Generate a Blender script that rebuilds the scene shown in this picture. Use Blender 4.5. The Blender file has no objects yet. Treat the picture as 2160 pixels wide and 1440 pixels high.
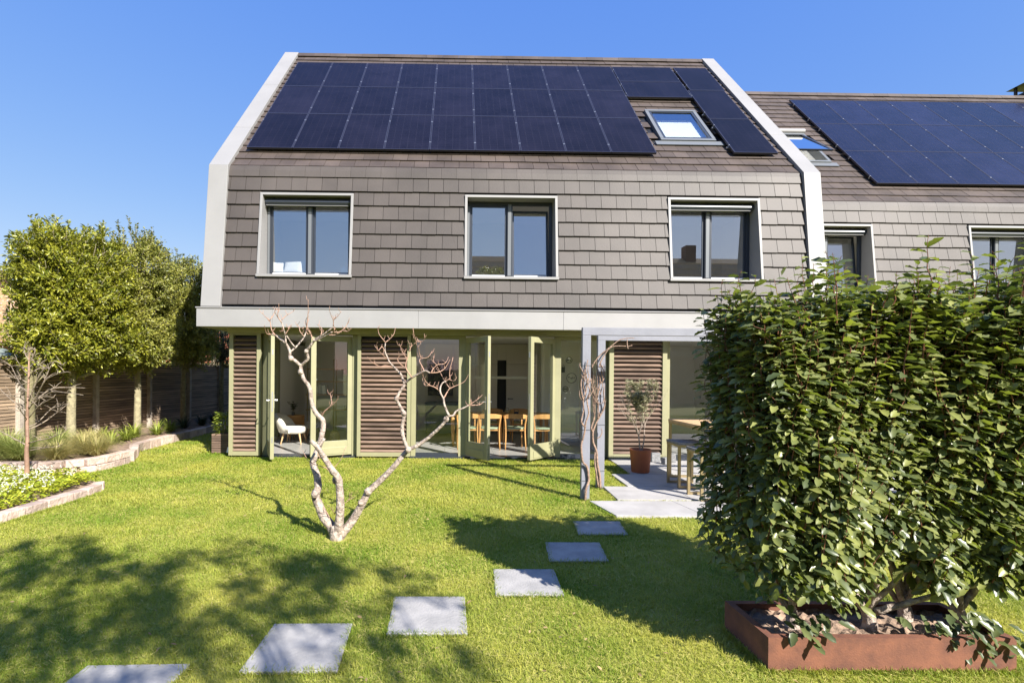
import bpy, bmesh, math, random
import numpy as np
from mathutils import Vector, Matrix
R_ = math.radians
rng = np.random.default_rng(7)
random.seed(7)
scn = bpy.context.scene
COL = scn.collection

# ---------------------------------------------------------------- camera
F, CX, CY, YAW, ROLL, PITCH, H = 1076.8, 974.4, 789.9, 0.0099, 0.0091, -0.0019, 1.6
_r = Vector((math.cos(YAW), -math.sin(YAW), 0)); _f = Vector((math.sin(YAW), math.cos(YAW), 0)); _z = Vector((0, 0, 1))
_f2 = _f * math.cos(PITCH) + _z * math.sin(PITCH); _u = _z * math.cos(PITCH) - _f * math.sin(PITCH)
_cr = _r * math.cos(ROLL) + _u * math.sin(ROLL); _cu = -_r * math.sin(ROLL) + _u * math.cos(ROLL)
cam_d = bpy.data.cameras.new("camera"); cam = bpy.data.objects.new("camera", cam_d); COL.objects.link(cam)
cam.matrix_world = Matrix(((_cr.x, _cu.x, -_f2.x, 0), (_cr.y, _cu.y, -_f2.y, 0), (_cr.z, _cu.z, -_f2.z, H), (0, 0, 0, 1)))
cam_d.sensor_width = 36; cam_d.lens = F / 2160 * 36
cam_d.shift_x = (1080 - CX) / 2160; cam_d.shift_y = (CY - 720) / 2160
cam_d.clip_end = 2000; cam_d.clip_start = 0.05
scn.camera = cam
def at(u, v, Y):
    """point of the garden that lies at depth Y, read off the survey of the photograph"""
    du, dv = (u - CX) / F, (v - CY) / F
    d = _f2 + _cr * du - _cu * dv
    t = Y / d.y
    return Vector((d.x * t, Y, H + d.z * t))

# ---------------------------------------------------------------- sky, sun, exposure
SUN_EL = R_(36.0); SUN_AZ = (0.6085, -0.7937)          # horizontal direction towards the sun
W = bpy.data.worlds.new("World"); scn.world = W; W.use_nodes = True
nt = W.node_tree; nt.nodes.clear()
sky = nt.nodes.new("ShaderNodeTexSky"); sky.sky_type = 'NISHITA'; sky.sun_disc = False
sky.sun_elevation = SUN_EL; sky.sun_rotation = math.atan2(SUN_AZ[0], SUN_AZ[1])
sky.air_density = 1.0; sky.dust_density = 0.2; sky.ozone_density = 4.0; sky.altitude = 0
# soft tone curve per channel, as the photograph's camera gave the sky
sp_ = nt.nodes.new('ShaderNodeSeparateColor'); cb_ = nt.nodes.new('ShaderNodeCombineColor'); nt.links.new(sky.outputs[0], sp_.inputs[0])
for k_, (a_, p_) in enumerate(((.71, .92), (1.03, .60), (2.95, .13))):
    w_ = nt.nodes.new('ShaderNodeMath'); w_.operation = 'POWER'; w_.inputs[1].default_value = p_; x_ = nt.nodes.new('ShaderNodeMath'); x_.operation = 'MULTIPLY'; x_.inputs[1].default_value = a_
    nt.links.new(sp_.outputs[k_], w_.inputs[0]); nt.links.new(w_.outputs[0], x_.inputs[0]); nt.links.new(x_.outputs[0], cb_.inputs[k_])
bg = nt.nodes.new("ShaderNodeBackground"); bg.inputs[1].default_value = 0.105
wo = nt.nodes.new("ShaderNodeOutputWorld")
nt.links.new(cb_.outputs[0], bg.inputs[0]); nt.links.new(bg.outputs[0], wo.inputs[0])
sd = bpy.data.lights.new("sun", 'SUN'); sd.energy = 5.0; sd.angle = R_(0.5); sd.color = (1.0, 0.95, 0.88)
so = bpy.data.objects.new("sun", sd); COL.objects.link(so)
so.rotation_euler = Vector((-SUN_AZ[0] * math.cos(SUN_EL), -SUN_AZ[1] * math.cos(SUN_EL), -math.sin(SUN_EL))).to_track_quat('-Z', 'Y').to_euler()
so.location = (5, -5, 20)
scn.view_settings.view_transform = 'Standard'; scn.view_settings.look = 'None'
scn.view_settings.exposure = 1.3; scn.view_settings.gamma = 1
scn.render.engine = 'CYCLES'
cy = scn.cycles
cy.max_bounces = 8; cy.diffuse_bounces = 5; cy.glossy_bounces = 4; cy.transmission_bounces = 6; cy.transparent_max_bounces = 12
cy.use_denoising = True; cy.sample_clamp_indirect = 8
try: cy.caustics_reflective = False; cy.caustics_refractive = False
except Exception: pass

# ---------------------------------------------------------------- tagging helpers
def tag(o, label=None, cat=None, group=None, kind=None):
    if label: o['label'] = label
    if cat: o['category'] = cat
    if group: o['group'] = group
    if kind: o['kind'] = kind
    return o
def empty(name, loc, label=None, cat=None, group=None, kind=None, rz=0):
    o = bpy.data.objects.new(name, None); COL.objects.link(o); o.location = loc; o.rotation_euler = (0, 0, rz)
    o.empty_display_size = 0.1
    return tag(o, label, cat, group, kind)
def copy_tree(o, parent=None):
    c = o.copy(); COL.objects.link(c); c.parent = parent
    for ch in [x for x in o.children]: copy_tree(ch, c)
    return c

# ---------------------------------------------------------------- materials
MATS = {}
def mat(name, col, rough=0.6, metal=0.0, var=None, col2=None, bump=None, spec=0.5, rnd=None, stretch=None, coat=0.0, soft=(0.35, 0.65)):
    """var=(scale, amount) noise value variation; col2 second colour mixed by noise; bump=(scale, strength); rnd=amount of per-piece variation"""
    m = bpy.data.materials.new(name); m.use_nodes = True; n = m.node_tree.nodes; l = m.node_tree.links
    b = n['Principled BSDF']; b.inputs['Roughness'].default_value = rough; b.inputs['Metallic'].default_value = metal
    b.inputs['Specular IOR Level'].default_value = spec; b.inputs['Coat Weight'].default_value = coat
    b.inputs['Base Color'].default_value = (*col, 1)
    tc = n.new('ShaderNodeTexCoord'); mp = n.new('ShaderNodeMapping'); l.new(tc.outputs['Object'], mp.inputs[0])
    if stretch: mp.inputs['Scale'].default_value = stretch
    out = None
    if var or col2:
        sc, am = var if var else (5, 0.1)
        nz = n.new('ShaderNodeTexNoise'); nz.inputs['Scale'].default_value = sc; nz.inputs['Detail'].default_value = 5; nz.inputs['Roughness'].default_value = 0.6
        l.new(mp.outputs[0], nz.inputs['Vector'])
        rp = n.new('ShaderNodeMapRange'); rp.inputs[1].default_value = soft[0]; rp.inputs[2].default_value = soft[1]; l.new(nz.outputs[0], rp.inputs[0])
        mx = n.new('ShaderNodeMix'); mx.data_type = 'RGBA'; l.new(rp.outputs[0], mx.inputs[0])
        c2 = col2 if col2 else tuple(min(1, c * (1 + am)) for c in col)
        c1 = col if col2 else tuple(c * (1 - am) for c in col)
        mx.inputs[6].default_value = (*c1, 1); mx.inputs[7].default_value = (*c2, 1)
        out = mx.outputs[2]
    if rnd:
        a = n.new('ShaderNodeAttribute'); a.attribute_name = 'rnd'
        mr = n.new('ShaderNodeMapRange'); mr.inputs[3].default_value = 1 - rnd; mr.inputs[4].default_value = 1 + rnd; l.new(a.outputs['Fac'], mr.inputs[0])
        vm = n.new('ShaderNodeVectorMath'); vm.operation = 'SCALE'
        if out: l.new(out, vm.inputs[0])
        else: vm.inputs[0].default_value = col
        l.new(mr.outputs[0], vm.inputs['Scale']); out = vm.outputs[0]
    if out: l.new(out, b.inputs['Base Color'])
    if bump:
        nb = n.new('ShaderNodeTexNoise'); nb.inputs['Scale'].default_value = bump[0]; nb.inputs['Detail'].default_value = 6
        l.new(mp.outputs[0], nb.inputs['Vector'])
        bp = n.new('ShaderNodeBump'); bp.inputs['Strength'].default_value = bump[1]; bp.inputs['Distance'].default_value = 0.02
        l.new(nb.outputs[0], bp.inputs['Height']); l.new(bp.outputs[0], b.inputs['Normal'])
    MATS[name] = m
    return m

def leafmat(name, c1, c2, rough=0.4, trans=0.35, spec=0.5, noise=None, tcol=None):
    """two-tone leaf, colour picked per leaf by attribute rnd, with light shining through"""
    m = bpy.data.materials.new(name); m.use_nodes = True; n = m.node_tree.nodes; l = m.node_tree.links
    b = n['Principled BSDF']; b.inputs['Roughness'].default_value = rough; b.inputs['Specular IOR Level'].default_value = spec
    a = n.new('ShaderNodeAttribute'); a.attribute_name = 'rnd'
    fac = a.outputs['Fac']
    if noise:
        tc = n.new('ShaderNodeTexCoord'); nz = n.new('ShaderNodeTexNoise'); nz.inputs['Scale'].default_value = noise[0]; nz.inputs['Detail'].default_value = 3
        l.new(tc.outputs['Object'], nz.inputs['Vector'])
        mr = n.new('ShaderNodeMapRange'); mr.inputs[1].default_value = .35; mr.inputs[2].default_value = .65; l.new(nz.outputs[0], mr.inputs[0])
        mf = n.new('ShaderNodeMix'); mf.inputs[0].default_value = noise[1]; l.new(fac, mf.inputs[2]); l.new(mr.outputs[0], mf.inputs[3]); fac = mf.outputs[0]
    mx = n.new('ShaderNodeMix'); mx.data_type = 'RGBA'; l.new(fac, mx.inputs[0]); mx.inputs[6].default_value = (*c1, 1); mx.inputs[7].default_value = (*c2, 1)
    l.new(mx.outputs[2], b.inputs['Base Color'])
    tr = n.new('ShaderNodeBsdfTranslucent')
    if tcol:
        ml = n.new('ShaderNodeMix'); ml.data_type = 'RGBA'; ml.blend_type = 'MULTIPLY'; ml.inputs[0].default_value = 1; l.new(mx.outputs[2], ml.inputs[6]); ml.inputs[7].default_value = (*tcol, 1); l.new(ml.outputs[2], tr.inputs[0])
    else: l.new(mx.outputs[2], tr.inputs[0])
    ms = n.new('ShaderNodeMixShader'); ms.inputs[0].default_value = trans
    l.new(b.outputs[0], ms.inputs[1]); l.new(tr.outputs[0], ms.inputs[2]); l.new(ms.outputs[0], n['Material Output'].inputs[0])
    MATS[name] = m
    return m

def glassmat(name, k=3.0, base=0.02, tint=(0.86, 0.9, 0.88)):
    m = bpy.data.materials.new(name); m.use_nodes = True; n = m.node_tree.nodes; l = m.node_tree.links; n.clear()
    t = n.new('ShaderNodeBsdfTransparent'); t.inputs[0].default_value = (*tint, 1)
    g = n.new('ShaderNodeBsdfGlossy'); g.inputs['Roughness'].default_value = 0.0; g.inputs[0].default_value = (.95, .97, 1, 1)
    fr = n.new('ShaderNodeFresnel'); fr.inputs[0].default_value = 1.5
    # same reflectance from both sides of a pane
    ge = n.new('ShaderNodeNewGeometry'); ior = n.new('ShaderNodeMapRange'); ior.inputs[3].default_value = 1.5; ior.inputs[4].default_value = 1 / 1.5
    l.new(ge.outputs['Backfacing'], ior.inputs[0]); l.new(ior.outputs[0], fr.inputs[0])
    ma = n.new('ShaderNodeMath'); ma.operation = 'MULTIPLY_ADD'; ma.use_clamp = True; ma.inputs[1].default_value = k; ma.inputs[2].default_value = base
    l.new(fr.outputs[0], ma.inputs[0]); ms = n.new('ShaderNodeMixShader')
    l.new(ma.outputs[0], ms.inputs[0]); l.new(t.outputs[0], ms.inputs[1]); l.new(g.outputs[0], ms.inputs[2])
    o = n.new('ShaderNodeOutputMaterial'); l.new(ms.outputs[0], o.inputs[0])
    MATS[name] = m; return m

mat('tile', (.066, .056, .050), .55, var=(0.55, .22), rnd=.08, bump=(60, .12), spec=.35)
mat('tile_roof', (.072, .056, .047), .6, var=(1.2, .25), rnd=.14, bump=(60, .2), spec=.3)
mat('zinc', (.285, .28, .275), .5, .15, var=(1.5, .05), bump=(2.2, .10))
mat('zinc_light', (.25, .245, .24), .55, .05, var=(1.0, .05), bump=(1.5, .05))
mat('anthracite', (.032, .038, .05), .35, .1)
mat('frame_grey', (.14, .15, .16), .4, .1)
mat('green', (.265, .255, .145), .5, var=(3, .06), bump=(40, .03))
mat('green_dark', (.13, .15, .055), .6)
mat('wood_slat', (.150, .100, .072), .65, var=(9, .35), rnd=.3, bump=(60, .3), stretch=(.25, 1, 3))
mat('black', (.008, .008, .01), .5)
mat('panel', (.0075, .0068, .0125), .32, .0, var=(2, .25), spec=.12, coat=.0, rnd=.25)
mat('panel_blue', (.011, .011, .026), .2, .0, var=(2, .2), spec=.35, rnd=.25)
mat('panel_frame', (.05, .05, .07), .35, .5)
mat('panel_line', (.03, .028, .045), .5, .1)
mat('alu', (.5, .5, .5), .35, .8)
mat('white_wall', (.85, .83, .79), .8)
mat('white_cab', (.82, .77, .68), .45)
mat('grey_cab', (.13, .15, .15), .5)
mat('floor_tile', (.36, .345, .33), .35, var=(2, .1))
mat('oak', (.52, .27, .09), .5, var=(6, .15), stretch=(1, 1, 8))
mat('pale_oak', (.55, .36, .19), .5, var=(6, .12))
mat('sage', (.30, .36, .24), .7)
mat('cream', (.75, .70, .60), .85, bump=(120, .2))
mat('cushion', (.85, .85, .83), .9, bump=(80, .2))
mat('concrete', (.37, .355, .335), .8, col2=(.27, .262, .25), var=(5, .2), bump=(70, .25))
mat('patio', (.36, .345, .33), .7, var=(3, .12), bump=(60, .15))
mat('granite', (.50, .40, .34), .8, col2=(.36, .26, .21), var=(7, .2), bump=(25, .9), rnd=.3)
mat('granite_dark', (.20, .20, .20), .8, var=(30, .3), bump=(60, .6))
mat('soil', (.24, .165, .115), .95, var=(20, .4), bump=(30, 1.0))
mat('corten', (.20, .078, .042), .8, col2=(.105, .043, .028), var=(7, .3), bump=(90, .12))
mat('terracotta', (.33, .095, .035), .7, var=(5, .12), bump=(80, .1))
mat('fence_wood', (.29, .21, .14), .8, var=(6, .35), rnd=.3, bump=(40, .4), stretch=(1, .2, 4))
mat('fence_post', (.38, .33, .27), .8, var=(8, .2), bump=(40, .4))
mat('pergola', (.20, .205, .235), .55, var=(4, .07), bump=(50, .1))
mat('bark_pale', (.42, .345, .28), .85, col2=(.20, .155, .125), var=(22, .3), bump=(45, 1.0), soft=(.42, .62))
mat('bark_twig', (.38, .23, .16), .75)
mat('bark_stem', (.27, .235, .14), .85, var=(14, .3), bump=(40, .6))
mat('bark_grey', (.24, .19, .14), .85, var=(20, .35), bump=(50, .8))
mat('bark_green', (.16, .14, .07), .85, var=(14, .35), bump=(40, .6))
mat('bark_red', (.21, .125, .085), .6, col2=(.36, .22, .15), var=(6, .2), bump=(30, .3))
mat('stem_red', (.16, .06, .03), .6)
mat('vine', (.27, .18, .13), .85, var=(25, .35), bump=(60, .8))
mat('bronze', (.36, .28, .15), .35, .55, var=(6, .15))
mat('brick', (.07, .03, .027), .85, var=(15, .3))
mat('brick_wall', (.22, .10, .07), .9, var=(8, .2))
mat('roof_brown', (.42, .26, .12), .8, var=(5, .2))
mat('roof_red', (.35, .12, .06), .8, var=(5, .2))
mat('roof_felt', (.20, .23, .19), .8, var=(4, .2), bump=(60, .4))
mat('white_paint', (.8, .8, .78), .5)
mat('chrome', (.6, .6, .6), .25, .9)
mat('seal', (.6, .62, .64), .4)
mat('paper', (.75, .74, .68), .8, rnd=.4)
mat('wicker', (.42, .33, .16), .8, var=(40, .4), bump=(60, .8))
leafmat('hedge_leaf', (.07, .095, .04), (.27, .285, .085), .34, .28, .5, tcol=(1.3, 1.5, .5))
leafmat('tree_leaf', (.075, .11, .010), (.40, .385, .04), .35, .3, .45, noise=(2.5, .3))
leafmat('tree_leaf_b', (.09, .12, .02), (.42, .40, .08), .38, .3, .45, noise=(2.5, .3))
leafmat('dark_and_shaded_leaf', (.02, .035, .012), (.05, .07, .02), .5, .2)  # dark foliage, also painted shade on plants in the house shadow
leafmat('olive_leaf', (.19, .20, .11), (.40, .38, .22), .5, .25)
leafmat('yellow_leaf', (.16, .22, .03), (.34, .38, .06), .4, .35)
leafmat('bed_leaf', (.25, .33, .02), (.52, .52, .05), .45, .35)
leafmat('blossom', (.7, .45, .42), (.85, .72, .68), .7, .4)
leafmat('white_flower', (.62, .62, .45), (.85, .85, .75), .7, .3)
leafmat('stipa', (.34, .34, .09), (.62, .52, .24), .6, .4)
leafmat('fountain', (.24, .33, .07), (.5, .5, .18), .6, .4)
leafmat('grass_blade', (.12, .23, .010), (.50, .455, .095), .6, .4, .3, noise=(1.0, .6), tcol=(1.1, 1.25, .55))
leafmat('thatch', (.36, .34, .08), (.58, .50, .18), .8, .3, .2)
leafmat('straw', (.28, .19, .10), (.45, .33, .17), .8, .3, .2)
glassmat('glass', 1.9, 0.02, (.92, .95, .93))
glassmat('glass_sky', 2.6, 0.30, (.88, .9, .9))
glassmat('glass_roof', 3.0, 0.05)
mat('lawn_ground', (.20, .24, .022), .9, col2=(.38, .34, .08), var=(1.6, .2), bump=(90, .6), soft=(.3, .7))

# ---------------------------------------------------------------- mesh helpers
class MB:
    def __init__(s): s.v = []; s.f = []; s.r = []
    def add(s, vs, fs, r=None):
        o = len(s.v); s.v += [tuple(v) for v in vs]; s.f += [tuple(i + o for i in f) for f in fs]
        r = random.random() if r is None else r
        s.r += [r] * len(vs); return s
    def box(s, x0, x1, y0, y1, z0, z1, r=None):
        return s.add([(x0, y0, z0), (x1, y0, z0), (x1, y1, z0), (x0, y1, z0), (x0, y0, z1), (x1, y0, z1), (x1, y1, z1), (x0, y1, z1)],
                     [(0, 3, 2, 1), (4, 5, 6, 7), (0, 1, 5, 4), (1, 2, 6, 5), (2, 3, 7, 6), (3, 0, 4, 7)], r)
    def obox(s, c, ax, hx, hy, hz, r=None):
        """oriented box: c centre, ax 3 axes"""
        c = Vector(c); vs = []
        for k in (-1, 1):
            for (i, j) in ((-1, -1), (1, -1), (1, 1), (-1, 1)):
                vs.append(c + ax[0] * hx * i + ax[1] * hy * j + ax[2] * hz * k)
        return s.add(vs, [(0, 3, 2, 1), (4, 5, 6, 7), (0, 1, 5, 4), (1, 2, 6, 5), (2, 3, 7, 6), (3, 0, 4, 7)], r)
    def prism_x(s, prof, x0, x1, r=None):
        """profile [(y,z)] extruded along X"""
        n = len(prof); vs = [(x0, y, z) for y, z in prof] + [(x1, y, z) for y, z in prof]
        fs = [tuple(range(n)), tuple(reversed(range(n, 2 * n)))] + [((i + 1) % n, i, i + n, (i + 1) % n + n) for i in range(n)]
        return s.add(vs, fs, r)
    def prism_z(s, poly, z0, z1, r=None):
        n = len(poly); vs = [(x, y, z0) for x, y in poly] + [(x, y, z1) for x, y in poly]
        fs = [tuple(reversed(range(n))), tuple(range(n, 2 * n))] + [(i, (i + 1) % n, (i + 1) % n + n, i + n) for i in range(n)]
        return s.add(vs, fs, r)
    def cyl(s, p0, p1, r0, r1=None, n=10, r=None):
        return s.tube([p0, p1], [r0, r0 if r1 is None else r1], n, r, smooth=False)
    def tube(s, pts, rad, n=8, r=None, smooth=True, sub=3, wob=0.0, closed=True):
        P = [Vector(p) for p in pts]; Rr = list(rad)
        if len(Rr) == 2 and len(P) > 2: Rr = [Rr[0] + (Rr[1] - Rr[0]) * i / (len(P) - 1) for i in range(len(P))]
        if smooth and len(P) > 2:
            Q = []; q = []
            for i in range(len(P) - 1):
                a = P[max(i - 1, 0)]; b = P[i]; c = P[i + 1]; d = P[min(i + 2, len(P) - 1)]
                for k in range(sub):
                    t = k / sub
                    Q.append(0.5 * ((2 * b) + (c - a) * t + (2 * a - 5 * b + 4 * c - d) * t * t + (3 * b - a - 3 * c + d) * t ** 3))
                    q.append(Rr[i] + (Rr[i + 1] - Rr[i]) * t)
            Q.append(P[-1]); q.append(Rr[-1]); P, Rr = Q, q
        vs = []; fs = []; up = None
        for i, p in enumerate(P):
            t = (P[min(i + 1, len(P) - 1)] - P[max(i - 1, 0)])
            if t.length < 1e-9: t = Vector((0, 0, 1))
            t.normalize()
            if up is None: up = t.orthogonal().normalized()
            up = (up - t * up.dot(t)); up = up.normalized() if up.length > 1e-6 else t.orthogonal().normalized()
            w = t.cross(up); rr = Rr[i]
            for k in range(n):
                a = 2 * math.pi * k / n; q_ = rr * (1 + (random.uniform(-wob, wob) if wob else 0))
                vs.append(p + up * math.cos(a) * q_ + w * math.sin(a) * q_)
        for i in range(len(P) - 1):
            for k in range(n):
                fs.append((i * n + k, i * n + (k + 1) % n, (i + 1) * n + (k + 1) % n, (i + 1) * n + k))
        if closed: fs += [tuple(reversed(range(n))), tuple(range((len(P) - 1) * n, len(P) * n))]
        return s.add(vs, fs, r)
    def lathe(s, prof, c=(0, 0, 0), n=24, r=None):
        vs = []; fs = []
        for (rr, z) in prof:
            for k in range(n):
                a = 2 * math.pi * k / n; vs.append((c[0] + rr * math.cos(a), c[1] + rr * math.sin(a), c[2] + z))
        for i in range(len(prof) - 1):
            for k in range(n): fs.append((i * n + k, i * n + (k + 1) % n, (i + 1) * n + (k + 1) % n, (i + 1) * n + k))
        return s.add(vs, fs, r)
    def build(s, name, m, parent=None, smooth=False, bevel=0, loc=None):
        me = bpy.data.meshes.new(name); me.from_pydata(s.v, [], s.f); me.materials.append(MATS[m])
        a = me.attributes.new('rnd', 'FLOAT', 'POINT'); a.data.foreach_set('value', np.array(s.r, 'f'))
        if smooth: me.shade_smooth()
        me.validate(); o = bpy.data.objects.new(name, me); COL.objects.link(o)
        if bevel:
            md = o.modifiers.new('edge', 'BEVEL'); md.width = bevel; md.segments = 2; md.limit_method = 'ANGLE'
        if parent is not None:
            o.parent = parent; o.matrix_parent_inverse = Matrix.Identity(4)
            if loc is None: o.location = Vector((0, 0, 0)) - world_loc(parent) if not parent.rotation_euler.z and not getattr(s, 'local', False) else (0, 0, 0)
            else: o.location = loc
        elif loc is not None: o.location = loc
        return o
    def build_local(s, name, m, parent=None, smooth=False, bevel=0):
        s.local = True
        return s.build(name, m, parent, smooth, bevel, loc=(0, 0, 0))
def world_loc(o):
    p = Vector(o.location)
    while o.parent: o = o.parent; p = p + Vector(o.location)
    return p

def inst(name, tv, tf, P, A, N, S, m, parent=None, r=None, smooth=False, loc=None):
    """many copies of a small leaf template in one mesh. A axis, N normal, S size (N,) or (N,3)"""
    tv = np.asarray(tv, float); tf = np.asarray(tf, int); P = np.asarray(P, float); A = np.asarray(A, float); N = np.asarray(N, float)
    n = len(P); A /= np.linalg.norm(A, axis=1)[:, None] + 1e-9
    B = np.cross(N, A); B /= np.linalg.norm(B, axis=1)[:, None] + 1e-9; N = np.cross(A, B)
    S = np.asarray(S, float); S = S[:, None] * np.ones(3) if S.ndim == 1 else S
    V = P[:, None, :] + (tv[None, :, 0:1] * S[:, None, 0:1]) * A[:, None, :] + (tv[None, :, 1:2] * S[:, None, 1:2]) * B[:, None, :] + (tv[None, :, 2:3] * S[:, None, 2:3]) * N[:, None, :]
    k = tv.shape[0]; Fi = (tf[None] + (np.arange(n) * k)[:, None, None]).reshape(-1)
    me = bpy.data.meshes.new(name); me.vertices.add(n * k); me.vertices.foreach_set('co', V.astype('f').reshape(-1))
    nf = n * tf.shape[0]; fs = tf.shape[1]
    me.loops.add(nf * fs); me.loops.foreach_set('vertex_index', Fi.astype('i'))
    me.polygons.add(nf); me.polygons.foreach_set('loop_start', (np.arange(nf) * fs).astype('i'))
    if smooth: me.polygons.foreach_set('use_smooth', np.ones(nf, bool))
    me.update(calc_edges=True); me.materials.append(MATS[m])
    r = rng.random(n) if r is None else r
    a = me.attributes.new('rnd', 'FLOAT', 'POINT'); a.data.foreach_set('value', np.repeat(r, k).astype('f'))
    o = bpy.data.objects.new(name, me); COL.objects.link(o)
    if parent is not None: o.parent = parent; o.location = Vector((0, 0, 0)) - world_loc(parent)
    return o
# leaf templates (length 1 along x, width in y, height in z)
LEAF_S = ([(0, 0, 0), (.35, .5, .12), (.35, 0, 0), (.35, -.5, .12), (.7, .42, .08), (.7, 0, -.03), (.7, -.42, .08), (1, 0, -.12)],
          [(0, 2, 1, 1), (0, 3, 2, 2)])
def leaf_tpl(seg=4, wav=0.0, droop=.12, cup=.12):
    v = []; f = []
    for i in range(seg + 1):
        t = i / seg; w = .5 * (math.sin(math.pi * min(1, t * .93 + .03)) ** .62) if 0 < i < seg else .03
        z = -droop * t * t; e = wav * (1 if i % 2 else -1)
        v += [(t, w * (1 + e), z + cup * w + e * .25), (t, 0, z), (t, -w * (1 - e), z + cup * w - e * .25)]
    for i in range(seg):
        a = i * 3; f += [(a, a + 1, a + 4, a + 3), (a + 1, a + 2, a + 5, a + 4)]
    return v, f
TPL_HEDGE = leaf_tpl(6, .10, .16, .22)
TPL_LEAF = leaf_tpl(3, 0, .12, .2)
TPL_TINY = ([(0, 0, 0), (.5, .5, .08), (1, 0, 0), (.5, -.5, .08)], [(0, 3, 2, 1)])
BLADE = ([(0, .5, 0), (0, -.5, 0), (.5, .42, .06), (.5, -.42, .06), (1, .06, .3), (1, -.06, .3)], [(0, 1, 3, 2), (2, 3, 5, 4)])
def unit(a): return a / (np.linalg.norm(a, axis=-1, keepdims=True) + 1e-9)

# ================================================================ ground
def in_poly(x, y, poly):
    c = np.zeros(len(x), bool); n = len(poly)
    for i in range(n):
        x0, y0 = poly[i]; x1, y1 = poly[(i + 1) % n]
        k = ((y0 > y) != (y1 > y)) & (x < (x1 - x0) * (y - y0) / (y1 - y0 + 1e-12) + x0); c ^= k
    return c
g = MB(); g.add([(-300, -300, 0), (300, -300, 0), (300, 300, 0), (-300, 300, 0)], [(0, 1, 2, 3)])
tag(g.build('ground', 'lawn_ground'), kind='structure')

STONES = [((-1.985, 2.25), (-1.445, 2.28), (-1.43, 2.78), (-1.97, 2.76)), ((-1.14, 2.705), (-.62, 2.715), (-.645, 3.235), (-1.135, 3.225)), ((-.415, 3.105), (.08, 3.11), (.07, 3.63), (-.43, 3.625)),
          ((.29, 3.655), (.79, 3.665), (.805, 4.15), (.31, 4.145)), ((.80, 4.325), (1.31, 4.335), (1.365, 4.82), (.845, 4.815)), ((1.22, 5.055), (1.72, 5.065), (1.78, 5.52), (1.27, 5.515))]
PLACE = ['cut off by the bottom edge', 'second from the camera', 'third from the camera', 'fourth from the camera',
         'fifth from the camera, half in hedge shadow', 'farthest, just before the patio']
for q, pl in zip(STONES, PLACE):
    c = Vector((sum(p[0] for p in q) / 4, sum(p[1] for p in q) / 4, 0)); m = MB(); m.prism_z([(x - c.x, y - c.y) for x, y in q], -.02, .019)
    o = m.build('stepping_stone', 'concrete', bevel=.006, loc=c)
    tag(o, 'grey square stepping stone, ' + pl, 'stepping stone', 'stepping stones across the lawn')
PATIO = [[(1.80, 5.70), (6.9, 5.72), (6.9, 6.44), (1.67, 6.37)], [(2.05, 6.45), (6.9, 6.47), (6.9, 7.20), (2.08, 7.20)], [(2.44, 7.22), (6.9, 7.23), (6.9, 8.10), (2.47, 8.10)], [(2.80, 8.12), (6.9, 8.12), (6.9, 9.60), (2.87, 9.60)]]
m = MB()
for row in PATIO:
    (xa, ya), (xb, yb), (xc, yc), (xd, yd) = row; L = xb - xa; n = max(1, round(L / .98))
    for i in range(n):
        a, b = i / n, (i + 1) / n; e = .003
        m.prism_z([(xa + (xb - xa) * a + e, ya + (yb - ya) * a + e), (xa + (xb - xa) * b - e, ya + (yb - ya) * b + e), (xd + (xc - xd) * b - e, yd + (yc - yd) * b - e), (xd + (xc - xd) * a + e, yd + (yc - yd) * a - e)], -.02, .028)
tag(m.build('patio', 'patio', bevel=.003), kind='structure')
PLANTER = (1.70, 3.06, 2.745, 3.195)
BED_LOW = [(-9, 4.4), (-4.83, 4.4), (-4.80, 5.4), (-4.76, 6.1), (-4.72, 6.7), (-4.85, 7.0), (-5.3, 7.25), (-6.2, 7.45), (-9, 7.5)]
BED_UP = [(-7.75, 7.6), (-6.4, 7.72), (-5.95, 7.85), (-5.72, 8.15), (-5.70, 8.9), (-5.95, 9.4), (-6.35, 10.1), (-6.42, 12), (-6.5, 13.8), (-6.5, 17.5), (-7.75, 17.5)]
def blocked(x, y):
    b = np.zeros(len(x), bool)
    for q in STONES:
        mx_, my_ = sum(p[0] for p in q) / 4, sum(p[1] for p in q) / 4; w_ = .97 + .03 * np.sin(x * 40) * np.sin(y * 53)
        b |= in_poly(mx_ + (x - mx_) / w_, my_ + (y - my_) / w_, q)
    for q in PATIO: b |= in_poly(x, y, q)
    b |= (x > PLANTER[0]) & (x < PLANTER[1]) & (y > PLANTER[2]) & (y < PLANTER[3])
    b |= in_poly(x, y, BED_LOW) | in_poly(x, y, BED_UP)
    b |= (x > -4.3) & (x < 6.72) & (y > 9.56)
    b |= (x > -4.79) & (x < -4.38) & (y > 10.01) & (y < 10.34)
    b |= (x + 1.13) ** 2 + (y - 4.92) ** 2 < .12 ** 2 * (1 + .3 * np.sin(np.arctan2(y - 4.92, x + 1.13) * 5))
    return b
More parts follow.
